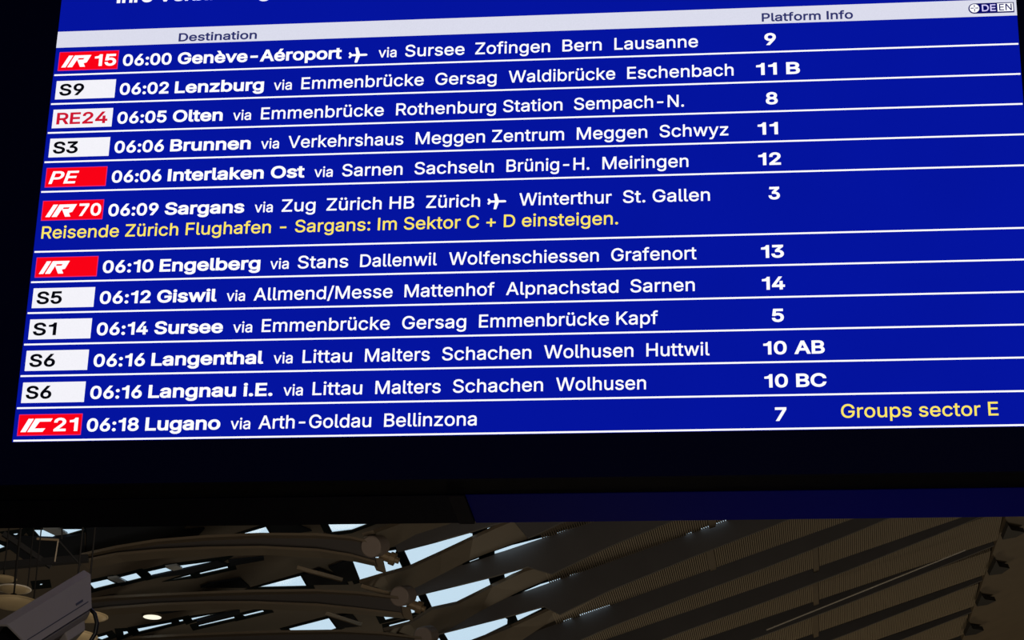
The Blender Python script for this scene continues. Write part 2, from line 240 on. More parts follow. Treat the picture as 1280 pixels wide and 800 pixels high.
"W":[686,[[155,0,180,0,109,170,16,509,63,339,38,509,82,509,60,509,109,404,163,196,136,300,168,179,175,145,172,163,179,128,187,94,183,111,190,76,197,40,194,58,194,40,189,40,192,40,193,58,200,94,196,76,203,111,211,145,207,128,215,163,224,196,220,179,251,300,306,509,279,404,331,509,380,509,355,509,407,404,462,196,434,300,466,179,474,145,470,163,478,128,486,94,482,111,490,76,497,40,494,58,494,40,488,40,491,40,492,58,499,94,495,76,502,111,510,145,506,128,515,163,523,196,519,179,550,300,603,509,576,404,625,509,670,509,647,509,623,339,530,0,577,170,505,0,455,0,480,0,426,108,368,323,397,215,362,344,351,391,357,367,346,416,336,475,341,444,341,475,350,475,345,475,345,445,335,395,340,419,330,371,318,323,324,347,289,215,230,0,260,108,205,0]]],
"Z":[438,[[42,0,161,0,42,15,42,46,42,31,119,159,273,385,196,272,284,400,306,431,295,415,318,446,341,476,329,461,343,469,348,454,346,461,327,453,285,452,306,453,264,452,223,452,244,452,162,452,40,452,101,452,40,471,40,509,40,490,159,509,397,509,278,509,397,493,397,462,397,477,321,351,169,129,245,240,158,113,134,81,146,97,122,65,97,33,110,49,95,40,90,54,93,47,111,55,152,57,132,56,173,57,214,57,193,57,276,57,399,57,338,57,399,38,399,0,399,19,280,0]]],
"a":[389,[[160,-9,182,-9,136,-9,94,5,114,-4,75,14,48,45,59,27,36,62,30,108,30,83,30,130,43,161,35,147,52,175,78,193,63,185,92,201,125,211,108,207,143,215,178,220,160,218,201,223,234,227,219,225,248,228,265,235,258,231,272,239,276,255,276,245,276,255,276,257,276,256,276,272,267,297,273,286,261,308,240,322,252,316,228,328,196,331,213,331,178,331,149,322,162,328,136,317,118,301,126,309,110,292,100,274,104,283,80,280,41,291,61,285,50,314,79,346,62,332,95,360,133,375,113,369,153,381,194,384,173,384,208,384,239,379,223,383,255,376,286,360,271,370,301,351,322,320,313,338,332,303,337,251,337,280,337,168,337,0,337,84,317,0,277,0,297,0,277,17,277,52,277,35,275,52,272,52,274,52,268,43,252,25,261,34,243,15,215,1,230,7,200,-5],[170,45,155,45,193,45,228,59,212,50,243,68,263,93,255,79,271,107,276,138,276,122,276,155,276,190,276,173,273,187,259,182,268,184,251,180,231,176,242,178,221,174,200,171,210,172,190,170,175,168,182,169,161,166,134,159,147,163,121,154,103,139,111,148,96,131,92,105,92,119,92,92,102,72,95,81,109,63,130,52,118,57,142,48]]],
"b":[424,[[229,-8,261,-8,206,-8,172,4,187,-4,158,12,138,31,146,21,129,42,118,59,123,51,116,59,112,59,114,59,112,39,112,0,112,20,92,0,53,0,72,0,53,170,53,509,53,339,73,509,114,509,93,509,114,446,114,319,114,382,115,319,118,319,117,319,123,327,137,346,129,336,145,356,171,373,157,365,186,381,229,384,205,384,261,384,313,361,289,376,337,345,370,293,356,322,383,263,390,189,390,229,390,149,370,84,383,114,356,55,313,16,337,32,289,0],[220,47,197,47,244,47,279,66,263,53,295,78,316,117,308,95,324,138,328,189,328,162,328,216,316,261,324,240,308,282,280,311,296,299,264,324,220,330,244,330,197,330,161,312,177,324,145,300,125,263,133,284,117,242,113,189,113,217,113,161,125,115,117,136,133,94,162,65,146,77,178,53]]],
"c":[396,[[207,-8,226,-8,173,-8,117,16,143,0,91,33,56,85,71,56,41,114,34,187,34,149,34,227,56,291,41,262,71,321,117,360,91,343,143,376,207,384,173,384,226,384,260,377,243,382,276,372,305,356,292,365,319,347,340,322,330,335,350,309,362,277,357,294,342,272,303,262,322,267,300,272,290,289,296,281,285,297,270,311,278,305,262,317,242,325,253,322,232,328,207,330,220,330,182,330,145,310,161,323,129,297,108,258,116,280,100,237,96,187,96,213,96,162,108,117,100,139,116,96,145,66,129,79,161,53,207,46,182,46,220,46,243,52,232,48,253,55,271,66,263,60,279,72,292,89,286,80,297,97,304,117,301,107,324,112,363,102,343,107,358,85,341,56,351,70,332,43,306,21,320,31,293,12,261,-1,277,4,244,-6]]],
"d":[424,[[195,-8,219,-8,164,-8,111,16,136,0,87,32,55,84,68,55,41,114,34,189,34,149,34,229,55,293,41,263,69,322,112,361,88,345,136,376,196,384,164,384,219,384,253,373,238,381,268,365,287,346,279,356,296,336,306,319,302,327,308,319,311,319,309,319,311,382,311,509,311,446,331,509,372,509,351,509,372,339,372,0,372,170,352,0,313,0,332,0,313,20,313,59,313,39,311,59,307,59,309,59,302,51,287,31,295,42,278,21,252,4,267,12,238,-4],[205,47,181,47,227,47,263,65,247,53,279,77,299,115,291,94,308,136,312,189,312,161,312,217,300,263,308,242,292,284,263,312,279,300,247,324,205,330,228,330,181,330,145,311,161,324,129,299,108,261,116,282,100,240,96,189,96,216,96,162,109,117,100,138,117,95,145,66,129,78,161,53]]],
"e":[404,[[212,-8,238,-8,175,-8,117,16,143,0,90,33,56,85,70,56,41,114,34,187,34,148,34,226,55,290,41,260,69,319,115,359,89,343,141,376,205,384,171,384,226,384,266,374,246,381,285,367,319,341,303,356,335,326,357,282,348,306,366,258,371,194,371,228,371,186,371,169,371,178,272,169,75,169,174,169,75,187,75,221,75,204,163,221,338,221,250,221,329,215,310,202,319,208,310,227,298,269,306,249,290,288,263,314,278,303,247,325,205,330,228,330,182,330,146,313,163,325,130,302,109,270,118,288,100,251,96,211,96,232,96,200,96,178,96,189,96,150,110,106,101,126,120,87,151,61,134,72,168,51,212,46,189,46,228,46,254,53,241,48,266,57,285,73,277,64,294,82,306,105,301,93,325,101,365,91,345,96,359,71,335,39,349,54,321,24,283,4,303,13,262,-4]]],
"f":[254,[[228,379,154,379,228,362,228,327,228,344,154,327,6,327,80,327,6,344,6,379,6,362,80,379],[81,0,101,0,81,144,81,432,81,288,81,453,96,486,86,471,106,500,135,519,119,511,152,526,187,530,169,530,201,530,222,527,213,529,232,525,243,521,238,523,238,503,227,468,233,486,224,470,215,472,220,471,210,473,195,474,203,474,176,474,154,460,163,469,146,451,142,419,142,437,142,279,142,0,142,140,121,0]]],
"g":[425,[[207,-151,238,-151,179,-151,134,-140,155,-147,113,-132,82,-110,96,-123,69,-98,51,-69,58,-84,67,-60,101,-41,84,-50,107,-49,122,-66,113,-57,130,-75,154,-88,141,-82,168,-94,207,-97,186,-97,238,-97,282,-75,263,-90,302,-60,311,-6,311,-37,311,19,311,68,311,44,310,68,306,68,308,68,301,60,287,41,295,51,278,32,252,16,267,23,238,8,195,5,219,5,164,5,113,27,137,12,88,41,55,90,69,62,41,118,34,191,34,152,34,230,55,293,41,264,69,322,112,361,88,345,137,376,196,384,165,384,220,384,253,373,239,381,268,365,288,346,280,356,297,336,308,319,303,327,309,319,313,319,311,319,313,339,313,379,313,359,333,379,372,379,353,379,372,250,372,-9,372,121,372,-42,350,-90,365,-69,335,-111,291,-136,316,-126,266,-146],[205,59,181,59,228,59,264,75,248,64,280,86,300,121,292,101,308,141,312,193,312,165,312,220,300,264,308,243,292,284,264,312,280,301,248,324,205,330,228,330,181,330,145,312,161,324,129,299,109,262,117,283,100,242,96,193,96,219,96,166,109,123,100,143,117,103,145,76,129,87,162,65]]],
"h":[410,[[114,227,114,249,114,151,114,0,114,76,93,0,53,0,73,0,53,170,53,509,53,339,73,509,114,509,93,509,114,435,114,287,114,361,110,287,102,287,106,287,114,322,152,362,131,347,174,377,227,384,199,384,253,384,295,369,276,379,315,358,341,321,330,342,352,299,357,240,357,273,357,160,357,0,357,80,337,0,296,0,316,0,296,78,296,235,296,157,296,265,273,304,288,288,258,321,210,329,237,329,192,329,161,317,175,325,146,309,126,283,135,298,118,267]]],
"i":[167,[[53,0,73,0,53,126,53,379,53,253,73,379,114,379,93,379,114,253,114,0,114,126,93,0],[84,443,95,443,72,443,54,455,62,447,45,462,41,483,41,472,41,494,54,512,45,504,62,520,84,524,72,524,95,524,114,512,106,520,122,504,126,483,126,494,126,472,114,455,122,462,106,447]]],
"k":[381,[[110,137,132,158,110,162,110,212,110,187,113,212,121,212,117,212,175,268,284,379,230,323,310,379,360,379,335,379,301,319,184,199,243,259,182,199,177,199,179,199,155,178],[53,0,73,0,53,170,53,509,53,339,73,509,114,509,93,509,114,339,114,0,114,170,93,0],[294,0,320,0,245,62,148,186,197,124,162,200,191,229,177,214,252,152,372,0,312,76,346,0]]],
"l":[189,[[139,-2,147,-2,110,-2,74,20,88,5,60,35,53,84,53,57,53,226,53,509,53,367,73,509,114,509,93,509,114,372,114,99,114,235,114,81,120,62,116,69,125,55,146,52,133,52,152,52,160,53,157,52,164,53,170,54,167,54,173,37,181,3,177,20,175,1,162,-1,169,0,154,-2]]],
"m":[610,[[53,0,73,0,53,126,53,379,53,253,72,379,112,379,92,379,112,351,112,295,112,323,111,295,108,295,109,295,113,316,132,346,121,332,144,359,172,376,157,369,187,383,219,386,203,386,247,386,287,361,270,378,305,344,321,295,316,322,318,295,312,295,315,295,317,313,337,343,325,329,349,357,381,375,364,367,398,382,437,386,416,386,459,386,497,372,479,381,515,362,541,328,530,348,551,309,557,255,557,285,557,170,557,0,557,85,536,0,496,0,516,0,496,85,496,254,496,169,496,281,473,313,488,301,457,325,419,330,439,330,402,330,374,320,387,327,362,313,345,290,352,303,339,278,335,247,335,263,335,165,335,0,335,82,315,0,274,0,295,0,274,87,274,260,274,173,274,281,253,311,267,298,239,324,199,330,221,330,185,330,158,320,171,327,144,313,126,289,134,303,118,276,114,238,114,258,114,159,114,0,114,79,93,0]]],
"n":[410,[[114,227,114,249,114,151,114,0,114,76,93,0,53,0,73,0,53,126,53,379,53,253,72,379,112,379,92,379,112,349,112,287,112,318,109,287,102,287,106,287,114,322,152,362,131,347,174,377,227,384,199,384,253,384,295,369,276,379,314,358,341,321,330,342,352,299,357,240,357,273,357,160,357,0,357,80,337,0,296,0,316,0,296,78,296,235,296,157,296,265,273,304,288,288,258,321,210,329,237,329,192,329,161,317,175,325,146,309,126,283,135,298,118,267]]],
"o":[415,[[207,-8,242,-8,173,-8,117,16,143,0,91,33,56,85,71,56,41,114,34,187,34,149,34,227,56,291,41,262,71,321,117,360,91,343,143,376,207,384,173,384,242,384,299,360,273,376,325,343,359,291,345,321,374,262,381,187,381,227,381,149,359,85,374,114,345,56,299,16,325,33,273,0],[207,46,182,46,233,46,270,66,254,53,287,79,307,117,299,96,315,139,319,187,319,162,319,213,307,258,315,236,299,280,270,310,287,297,254,323,207,330,233,330,182,330,145,310,161,323,129,297,108,258,116,280,100,237,96,187,96,213,96,162,108,117,100,139,116,96,145,66,129,79,161,53]]],
"p":[424,[[53,-143,73,-143,53,31,53,379,53,205,72,379,112,379,92,379,112,359,112,319,112,339,114,319,118,319,116,319,123,327,137,346,129,336,145,356,171,373,157,365,186,381,229,384,205,384,261,384,313,361,289,376,337,345,370,293,356,322,383,263,390,189,390,229,390,149,370,84,383,114,356,55,313,16,337,32,289,0,229,-8,261,-8,206,-8,173,4,187,-4,158,12,138,31,146,21,130,42,118,59,123,51,117,59,114,59,115,59,114,-8,114,-143,114,-76,93,-143],[220,47,197,47,244,47,279,66,263,53,295,78,316,117,308,95,324,138,328,189,328,162,328,216,316,261,324,240,308,282,280,311,296,299,264,324,220,330,244,330,197,330,161,312,177,324,145,300,125,263,133,284,117,242,113,189,113,217,113,161,125,115,117,136,133,94,162,65,146,77,178,53]]],
"r":[259,[[53,0,73,0,53,126,53,379,53,253,72,379,112,379,92,379,112,360,112,321,112,340,113,321,115,321,114,321,122,340,152,367,135,355,170,379,213,385,190,385,218,385,229,384,223,385,235,384,243,384,240,384,243,363,243,322,243,343,242,323,230,324,237,323,223,325,207,326,215,326,189,326,159,315,173,322,145,307,126,284,134,297,118,270,114,237,114,255,114,158,114,0,114,79,93,0]]],
"s":[365,[[182,-8,211,-8,156,-8,112,3,133,-4,92,11,62,38,75,23,49,53,36,94,40,72,55,98,94,107,74,102,99,86,124,60,109,70,139,50,181,45,158,45,208,45,244,62,229,51,260,74,268,103,268,87,268,116,254,136,263,127,245,144,212,155,231,151,191,160,149,170,170,165,115,178,72,208,89,191,55,225,47,274,47,247,47,296,65,332,53,315,77,348,115,370,94,361,136,380,187,384,160,384,213,384,254,372,235,380,272,365,299,339,287,353,310,325,324,290,319,309,305,286,268,277,287,281,263,292,243,316,255,304,230,327,187,333,212,333,165,333,131,317,146,327,116,306,109,277,109,293,109,263,124,243,114,252,134,235,172,223,150,228,191,218,229,209,210,214,264,201,306,171,290,188,323,154,331,107,331,133,331,84,312,47,325,64,300,30,260,6,282,16,237,-3]]],
"t":[227,[[204,379,138,379,204,362,204,327,204,344,138,327,6,327,72,327,6,344,6,379,6,362,72,379],[65,471,65,345,85,471,126,471,106,471,126,347,126,98,126,222,126,81,136,61,129,69,143,54,170,50,154,50,174,50,185,51,179,50,191,52,202,54,197,53,206,36,213,2,209,19,207,0,192,-3,200,-2,184,-4,168,-4,176,-4,136,-4,92,21,110,4,74,38,65,93,65,62,65,219]]],
"u":[410,[[182,-5,211,-5,157,-5,115,11,134,0,95,21,69,59,80,37,58,80,53,139,53,107,53,219,53,379,53,299,73,379,114,379,93,379,114,301,114,144,114,222,114,114,137,75,121,91,152,58,200,50,173,50,218,50,249,62,235,54,264,70,283,97,275,81,292,112,296,153,296,131,296,228,296,379,296,304,316,379,357,379,337,379,357,253,357,0,357,126,337,0,298,0,318,0,298,31,298,92,298,61,301,92,307,92,304,92,295,57,257,17,279,32,235,2]]],
"v":[389,[[163,0,184,0,114,126,17,379,66,253,40,379,84,379,62,379,111,305,165,155,138,230,174,132,187,87,181,110,193,64,206,21,199,42,198,21,184,21,191,21,191,42,203,87,197,64,209,110,224,155,216,132,251,230,305,379,278,305,327,379,371,379,349,379,323,253,226,0,275,126,205,0]]],
"w":[567,[[138,0,158,0,99,126,23,379,61,253,44,379,87,379,66,379,103,324,133,214,118,269,140,191,154,137,147,165,161,108,175,41,168,76,172,41,165,41,168,41,172,75,186,135,179,106,193,163,206,214,199,190,221,269,252,379,237,324,273,379,316,379,295,379,332,324,362,214,347,269,368,190,382,136,375,164,388,107,402,41,395,76,399,41,391,41,395,41,399,75,413,135,406,107,420,164,434,214,427,190,449,269,480,379,465,324,502,379,545,379,523,379,506,253,429,0,468,126,409,0,368,0,389,0,352,57,319,172,335,114,314,189,305,225,309,207,300,243,291,280,295,261,286,299,277,338,281,318,281,338,291,338,286,338,286,319,277,280,281,299,272,261,263,225,267,243,258,206,248,172,253,189,231,114,199,0,215,57,178,0]]],
"y":[389,[[47,-139,51,-140,52,-121,61,-86,57,-103,65,-86,71,-87,68,-87,83,-90,104,-89,94,-91,114,-87,130,-74,122,-82,138,-66,151,-36,145,-53,155,-24,163,-1,159,-13,114,126,17,379,66,252,40,379,84,379,62,379,111,305,165,155,138,230,174,132,187,87,181,109,193,64,206,21,199,42,198,21,184,21,191,21,190,42,202,87,196,64,209,110,224,155,216,132,251,230,305,379,278,305,327,379,371,379,349,379,316,234,204,-58,260,88,196,-78,177,-107,187,-94,166,-120,139,-136,153,-129,125,-142,91,-145,109,-145,81,-145,65,-143,72,-144,57,-142]]],
"z":[380,[[42,0,141,0,42,15,42,46,42,30,112,137,254,320,183,228,254,321,254,323,254,322,185,323,48,323,117,323,48,342,48,379,48,361,143,379,333,379,238,379,333,363,333,331,333,347,264,241,126,60,195,150,126,59,126,56,126,58,197,56,339,56,268,56,339,38,339,0,339,19,240,0]]],
"è":[404,[[212,-8,238,-8,175,-8,117,16,143,0,90,33,56,85,70,56,41,114,34,187,34,148,34,226,55,290,41,260,69,319,115,359,89,343,141,376,205,384,171,384,226,384,266,374,246,381,285,367,319,341,303,356,335,326,357,282,348,306,366,258,371,194,371,228,371,186,371,169,371,178,272,169,75,169,174,169,75,187,75,221,75,204,163,221,338,221,250,221,329,215,310,202,319,208,310,227,298,269,306,249,290,288,263,314,278,303,247,325,205,330,228,330,182,330,146,313,163,325,130,302,109,270,118,288,100,251,96,211,96,232,96,200,96,178,96,189,96,150,110,106,101,126,120,87,151,61,134,72,168,51,212,46,189,46,228,46,254,53,241,48,266,57,285,73,277,64,294,82,306,105,301,93,325,101,365,91,345,96,359,71,335,39,349,54,321,24,283,4,303,13,262,-4],[180,429,196,429,158,462,114,529,136,496,136,529,182,529,159,529,198,496,230,429,214,462,213,429]]],
"é":[404,[[212,-8,238,-8,175,-8,117,16,143,0,90,33,56,85,70,56,41,114,34,187,34,148,34,226,55,290,41,260,69,319,115,359,89,343,141,376,205,384,171,384,226,384,266,374,246,381,285,367,319,341,303,356,335,326,357,282,348,306,366,258,371,194,371,228,371,186,371,169,371,178,272,169,75,169,174,169,75,187,75,221,75,204,163,221,338,221,250,221,329,215,310,202,319,208,310,227,298,269,306,249,290,288,263,314,278,303,247,325,205,330,228,330,182,330,146,313,163,325,130,302,109,270,118,288,100,251,96,211,96,232,96,200,96,178,96,189,96,150,110,106,101,126,120,87,151,61,134,72,168,51,212,46,189,46,228,46,254,53,241,48,266,57,285,73,277,64,294,82,306,105,301,93,325,101,365,91,345,96,359,71,335,39,349,54,321,24,283,4,303,13,262,-4],[177,429,194,429,193,462,225,529,209,496,247,529,293,529,270,529,271,496,227,429,249,462,210,429]]],
"ü":[410,[[182,-5,211,-5,157,-5,115,11,134,0,95,21,69,59,80,37,58,80,53,139,53,107,53,219,53,379,53,299,73,379,114,379,93,379,114,301,114,144,114,222,114,114,137,75,121,91,152,58,200,50,173,50,218,50,249,62,235,54,264,70,283,97,275,81,292,112,296,153,296,131,296,228,296,379,296,304,316,379,357,379,337,379,357,253,357,0,357,126,337,0,298,0,318,0,298,31,298,92,298,61,301,92,307,92,304,92,295,57,257,17,279,32,235,2],[277,443,288,443,266,443,248,455,256,447,240,462,236,483,236,472,236,494,248,512,240,504,256,519,277,523,266,523,288,523,305,512,298,519,313,504,317,483,317,494,317,472,305,455,313,462,298,447],[133,443,144,443,122,443,104,455,112,447,97,462,93,483,93,472,93,494,104,512,97,504,112,519,133,523,122,523,144,523,162,512,154,519,170,504,173,483,173,494,173,472,162,455,170,462,154,447]]],
" ":[188,[]],
}
ROWS = [[1.1476,1.1711,["06:00 Genève-Aéroport",0.2043,0.8594],[0.9682,1.0212],[["Sursee",1.0467,1.2209],["Zofingen",1.2525,1.4706],["Bern",1.5066,1.6201],["Lausanne",1.6571,1.8976]],[["9",2.0878,2.1204]]],[1.051,1.0745,["06:02 Lenzburg",0.2035,0.6339],[0.6635,0.7168],[["Emmenbrücke",0.7452,1.1048],["Gersag",1.1387,1.3169],["Waldibrücke",1.3521,1.6598],["Eschenbach",1.6943,1.998]],[["11",2.0623,2.1209],["B",2.1474,2.1861]]],[0.9557,0.9792,["06:05 Olten",0.2049,0.5183],[0.5491,0.6023],[["Emmenbrücke",0.6318,0.9919],["Rothenburg Station",1.0281,1.5092],["Sempach-N.",1.5424,1.8561]],[["8",2.0877,2.1213]]],[0.8601,0.8836,["06:06 Brunnen",0.205,0.6075],[0.638,0.6908],[["Verkehrshaus",0.7177,1.0529],["Meggen Zentrum",1.0888,1.515],["Meggen",1.5515,1.7515],["Schwyz",1.7866,1.9805]],[["11",2.0632,2.1198]]],[0.7641,0.7876,["06:06 Interlaken Ost",0.2056,0.7712],[0.7995,0.8529],[["Sarnen",0.8802,1.0545],["Sachseln",1.0891,1.316],["Brünig-H.",1.3525,1.5882],["Meiringen",1.6251,1.8672]],[["12",2.0629,2.1259]]],[0.5735,0.6805,["06:09 Sargans",0.2053,0.6025],[0.6327,0.6853],[["Zug",0.7115,0.8085],["Zürich HB",0.8408,1.0921],["Zürich",1.1264,1.2801],["Winterthur",1.3912,1.6516],["St. Gallen",1.6835,1.9265]],[["3",2.0892,2.1206]]],[0.4788,0.5023,["06:10 Engelberg",0.2054,0.6606],[0.6892,0.7423],[["Stans",0.7682,0.9119],["Dallenwil",0.946,1.1634],["Wolfenschiessen",1.1972,1.617],["Grafenort",1.6515,1.8875]],[["13",2.0651,2.1275]]],[0.3832,0.4067,["06:12 Giswil",0.2057,0.5427],[0.5709,0.6235],[["Allmend/Messe",0.6486,1.0419],["Mattenhof",1.0757,1.3278],["Alpnachstad",1.3602,1.6718],["Sarnen",1.7049,1.8819]],[["14",2.0656,2.1281]]],[0.2872,0.3107,["06:14 Sursee",0.2059,0.567],[0.5959,0.6504],[["Emmenbrücke",0.6776,1.0382],["Gersag",1.0729,1.2514],["Emmenbrücke Kapf",1.2874,1.7807]],[["5",2.0906,2.123]]],[0.1919,0.2154,["06:16 Langenthal",0.2057,0.6883],[0.7169,0.7705],[["Littau",0.7985,0.9363],["Malters",0.9732,1.1534],["Schachen",1.1878,1.434],["Wolhusen",1.4691,1.7134],["Huttwil",1.7489,1.9203]],[["10",2.0655,2.1283],["AB",2.1487,2.2302]]],[0.0961,0.1196,["06:16 Langnau i.E.",0.2052,0.7203],[0.7505,0.8048],[["Littau",0.832,0.9699],["Malters",1.0065,1.1871],["Schachen",1.2208,1.4679],["Wolhusen",1.5034,1.7478]],[["10",2.0666,2.1292],["BC",2.1514,2.2322]]],[0,0.0235,["06:18 Lugano",0.2046,0.5803],[0.6093,0.664],[["Arth-Goldau",0.6874,0.9992],["Bellinzona",1.0351,1.2888]],[["7",2.0929,2.1233]]]]
NOTE = [["Reisende",0.0152,0.2511],["Zürich",0.2675,0.4249],["Flughafen",0.4493,0.6895],["-",0.7109,0.727],["Sargans:",0.7466,0.9646],["Im Sektor C + D einsteigen.",0.9874,1.6699]]
GRP = ["Groups sector E",2.2681,2.6806]
HEAD = [["Destination",0.3672,0.6023],["Platform Info",2.0815,2.3415]]
IHRE = ["Ihre Verbindung",0.1674,0.6318]
PLANES = [[0.8802,0.9356,1.1818],[1.3013,1.3546,0.6954]]
BADX = {"1":["15",0.1186,0.184],"6":["70",0.1188,0.1836],"12":["21",0.1112,0.1793],"2":["S9",0.0215,0.0952],"3":["RE24",0.0227,0.1751],"4":["S3",0.0215,0.0956],"5":["PE",0.0194,0.1073],"8":["S5",0.0223,0.0956],"9":["S1",0.0219,0.089],"10":["S6",0.0216,0.0952],"11":["S6",0.0214,0.0946]}
LOGO = {"1":[0.0192,0.1066],"6":[0.0211,0.1108],"7":[0.0206,0.1071],"12":[0.0181,0.1056]}
ROOF_D = [0.946592, -0.027443, 0.321263]
ROOF_V = [0.026392, 0.999623, 0.007627]
ROOF_N = [0.321351, -0.001259, -0.946959]
ROOF_O = [-1.820099, 28.64469, 11.923082]
HOLES = [[[-1.275,-2.805],[-1.245,-2.87],[-0.301,-2.597],[-0.258,-2.522],[-0.279,-2.348],[-1.312,-1.993]],[[-1.995,-3.301],[-2.053,-2.184],[-1.391,-2.042],[-1.359,-2.94]],[[-0.174,-2.548],[-0.14,-2.53],[-0.155,-2.39],[-0.189,-2.329]],[[-0.077,-2.539],[0.114,-2.505],[0.065,-2.422],[-0.089,-2.376]],[[-0.494,-1.369],[-0.302,-1.38],[-0.319,-1.315],[-0.485,-1.307]],[[-0.229,-1.36],[-0.198,-1.358],[-0.205,-1.311],[-0.231,-1.307]],[[-0.111,-1.433],[0.199,-1.435],[0.787,-1.273],[0.785,-1.206],[0.172,-1.239],[-0.126,-1.285]],[[0.873,-1.3],[1.241,-1.247],[1.246,-1.173],[0.865,-1.186]],[[1.125,-1.564],[1.187,-1.556],[1.183,-1.521],[1.134,-1.534]],[[-1.326,-0.562],[-1.283,-0.623],[-0.336,-0.303],[-0.33,0.014],[-0.356,0.097],[-0.975,0.341],[-1.355,0.204]],[[-2.043,-0.772],[-2.078,0.019],[-1.453,0.201],[-1.418,-0.739]],[[-2.075,0.31],[-1.476,0.48],[-1.516,0.559],[-1.807,0.548],[-2.097,0.498]],[[-0.147,-0.259],[0.032,-0.228],[0.262,-0.193],[0.211,-0.108],[0.011,-0.076],[-0.16,0.014]],[[-0.236,-0.275],[-0.202,-0.28],[-0.219,-0.078],[-0.246,-0.066]],[[-0.004,0.949],[0.35,0.861],[0.713,0.909],[0.714,1.015],[0.323,1.07]],[[0.801,0.911],[1.331,0.983],[1.334,1.077],[0.796,1.065]],[[2.724,0.884],[2.921,0.844],[2.933,0.965]],[[3.008,0.846],[3.478,0.829],[3.498,0.984],[3.014,0.968]],[[-1.397,1.679],[-1.342,1.674],[-0.396,1.96],[-0.367,2.096],[-0.412,2.365],[-0.737,2.491],[-1.097,2.652],[-1.398,2.265]],[[-1.584,1.974],[-1.478,1.753],[-1.494,2.091]],[[-0.22,2.03],[0.228,2.089],[0.203,2.18],[-0.225,2.372]],[[0.449,3.211],[0.648,3.203],[0.644,3.284],[0.453,3.293]],[[0.73,3.167],[1.287,3.204],[1.292,3.3],[0.723,3.296]],[[-3.365,-3.355],[-2.742,-3.217],[-2.766,-2.708]],[[-3.399,-1.14],[-2.795,-0.987],[-2.8,-0.387],[-2.923,-0.39],[-3.398,-0.952]],[[-3.17,-5.573],[-2.711,-5.514],[-2.728,-5.129]],[[-1.971,-4.972],[-1.384,-4.337],[-1.74,-4.308],[-1.991,-4.473]],[[-5.151,-5.674],[-4.912,-5.592],[-4.852,-5.323],[-5.162,-5.405]],[[-4.799,-5.518],[-4.555,-5.463],[-4.551,-5.209],[-4.756,-5.267]],[[-4.42,-5.372],[-4.185,-5.294],[-4.136,-5.065],[-4.419,-5.152]],[[-4.045,-5.215],[-3.531,-4.882],[-3.558,-4.867],[-4.015,-5.029]],[[-3.878,-4.677],[-3.495,-4.564],[-3.509,-4.476],[-3.873,-4.602]],[[-4.313,-4.802],[-3.977,-4.722],[-4.006,-4.662]],[[-5.717,-3.557],[-5.569,-3.532],[-5.575,-3.397],[-5.679,-3.389]],[[-5.346,-3.438],[-5.301,-3.39],[-5.312,-3.285],[-5.386,-3.268]],[[-5.161,-3.358],[-4.717,-3.139],[-4.717,-3.064],[-5.178,-3.195]],[[-4.602,-3.118],[-4.553,-3.1],[-4.56,-3.009],[-4.616,-3.026]],[[-4.438,-3.032],[-4.053,-2.839],[-4.451,-2.917]],[[-4.437,-2.634],[-3.932,-2.48],[-3.916,-2.385],[-4.443,-2.566]],[[-3.827,-2.429],[-3.525,-2.336],[-3.523,-2.236],[-3.842,-2.338]],[[-5.133,-8.032],[-5.041,-7.931],[-4.979,-7.611],[-5.026,-7.596],[-5.146,-7.745]],[[-4.887,-7.796],[-4.613,-7.496],[-4.847,-7.527]],[[-5.372,-8.128],[-5.307,-8.089],[-5.372,-8.005]],[[-5.327,-7.833],[-5.285,-7.77],[-5.302,-7.68],[-5.36,-7.704]],[[-5.621,-8.07],[-5.579,-7.802],[-5.716,-7.802]],[[-1.983,-1.881],[-1.84,-1.75],[-1.85,-1.677],[-1.948,-1.71]],[[-5.653,-6.235],[-5.631,-6.217],[-5.646,-6.158],[-5.668,-6.174]]]
MUL = [[[-4.889,-5.697],[-4.777,-5.623],[-4.734,-5.373],[-4.83,-5.428]],[[-4.165,-5.399],[-4.025,-5.321],[-3.996,-5.135],[-4.116,-5.171]],[[-5.018,-8.027],[-4.864,-7.892],[-4.825,-7.625],[-4.956,-7.708]]]
PANS = [[[-3.976,-6.484],[-3.671,-6.436],[-3.383,-6.242],[-3.546,-6.045]],[[-3.419,-4.814],[-2.988,-4.5],[-3.016,-4.382],[-3.452,-4.592]],[[-3.995,-4.171],[-3.858,-4.199],[-3.455,-3.985],[-3.435,-3.495]],[[-4.889,-3.962],[-4.445,-3.649],[-4.346,-3.444],[-4.785,-3.707]],[[-4.605,-7.545],[-3.453,-6.631],[-3.715,-6.397],[-4.113,-6.236],[-4.508,-6.393],[-4.915,-6.566]],[[-5.557,-7.854],[-5.395,-8.079],[-5.213,-7.877],[-5.022,-7.632],[-4.668,-7.411],[-4.939,-6.558],[-5.297,-6.93],[-5.528,-7.265]],[[-4.297,-5.048],[-4.409,-5.214],[-3.542,-4.914],[-3.469,-4.708],[-3.875,-4.829],[-3.949,-4.811]],[[-4.398,-2.898],[-4.007,-2.809],[-3.786,-2.719],[-3.823,-2.573],[-3.935,-2.615],[-4.424,-2.755]],[[-2.642,-5.647],[-2.336,-5.315],[-2.212,-4.853],[-2.416,-4.968],[-2.702,-5.21]],[[-2.719,-2.793],[-2.698,-3.263],[-2.443,-3.271],[-2.271,-2.662],[-2.225,-2.232]],[[-2.759,-1.071],[-2.454,-0.877],[-2.444,-0.164],[-2.753,-0.434]],[[-2.323,-3.213],[-1.967,-3.245],[-2.041,-2.288],[-2.264,-2.403]]]
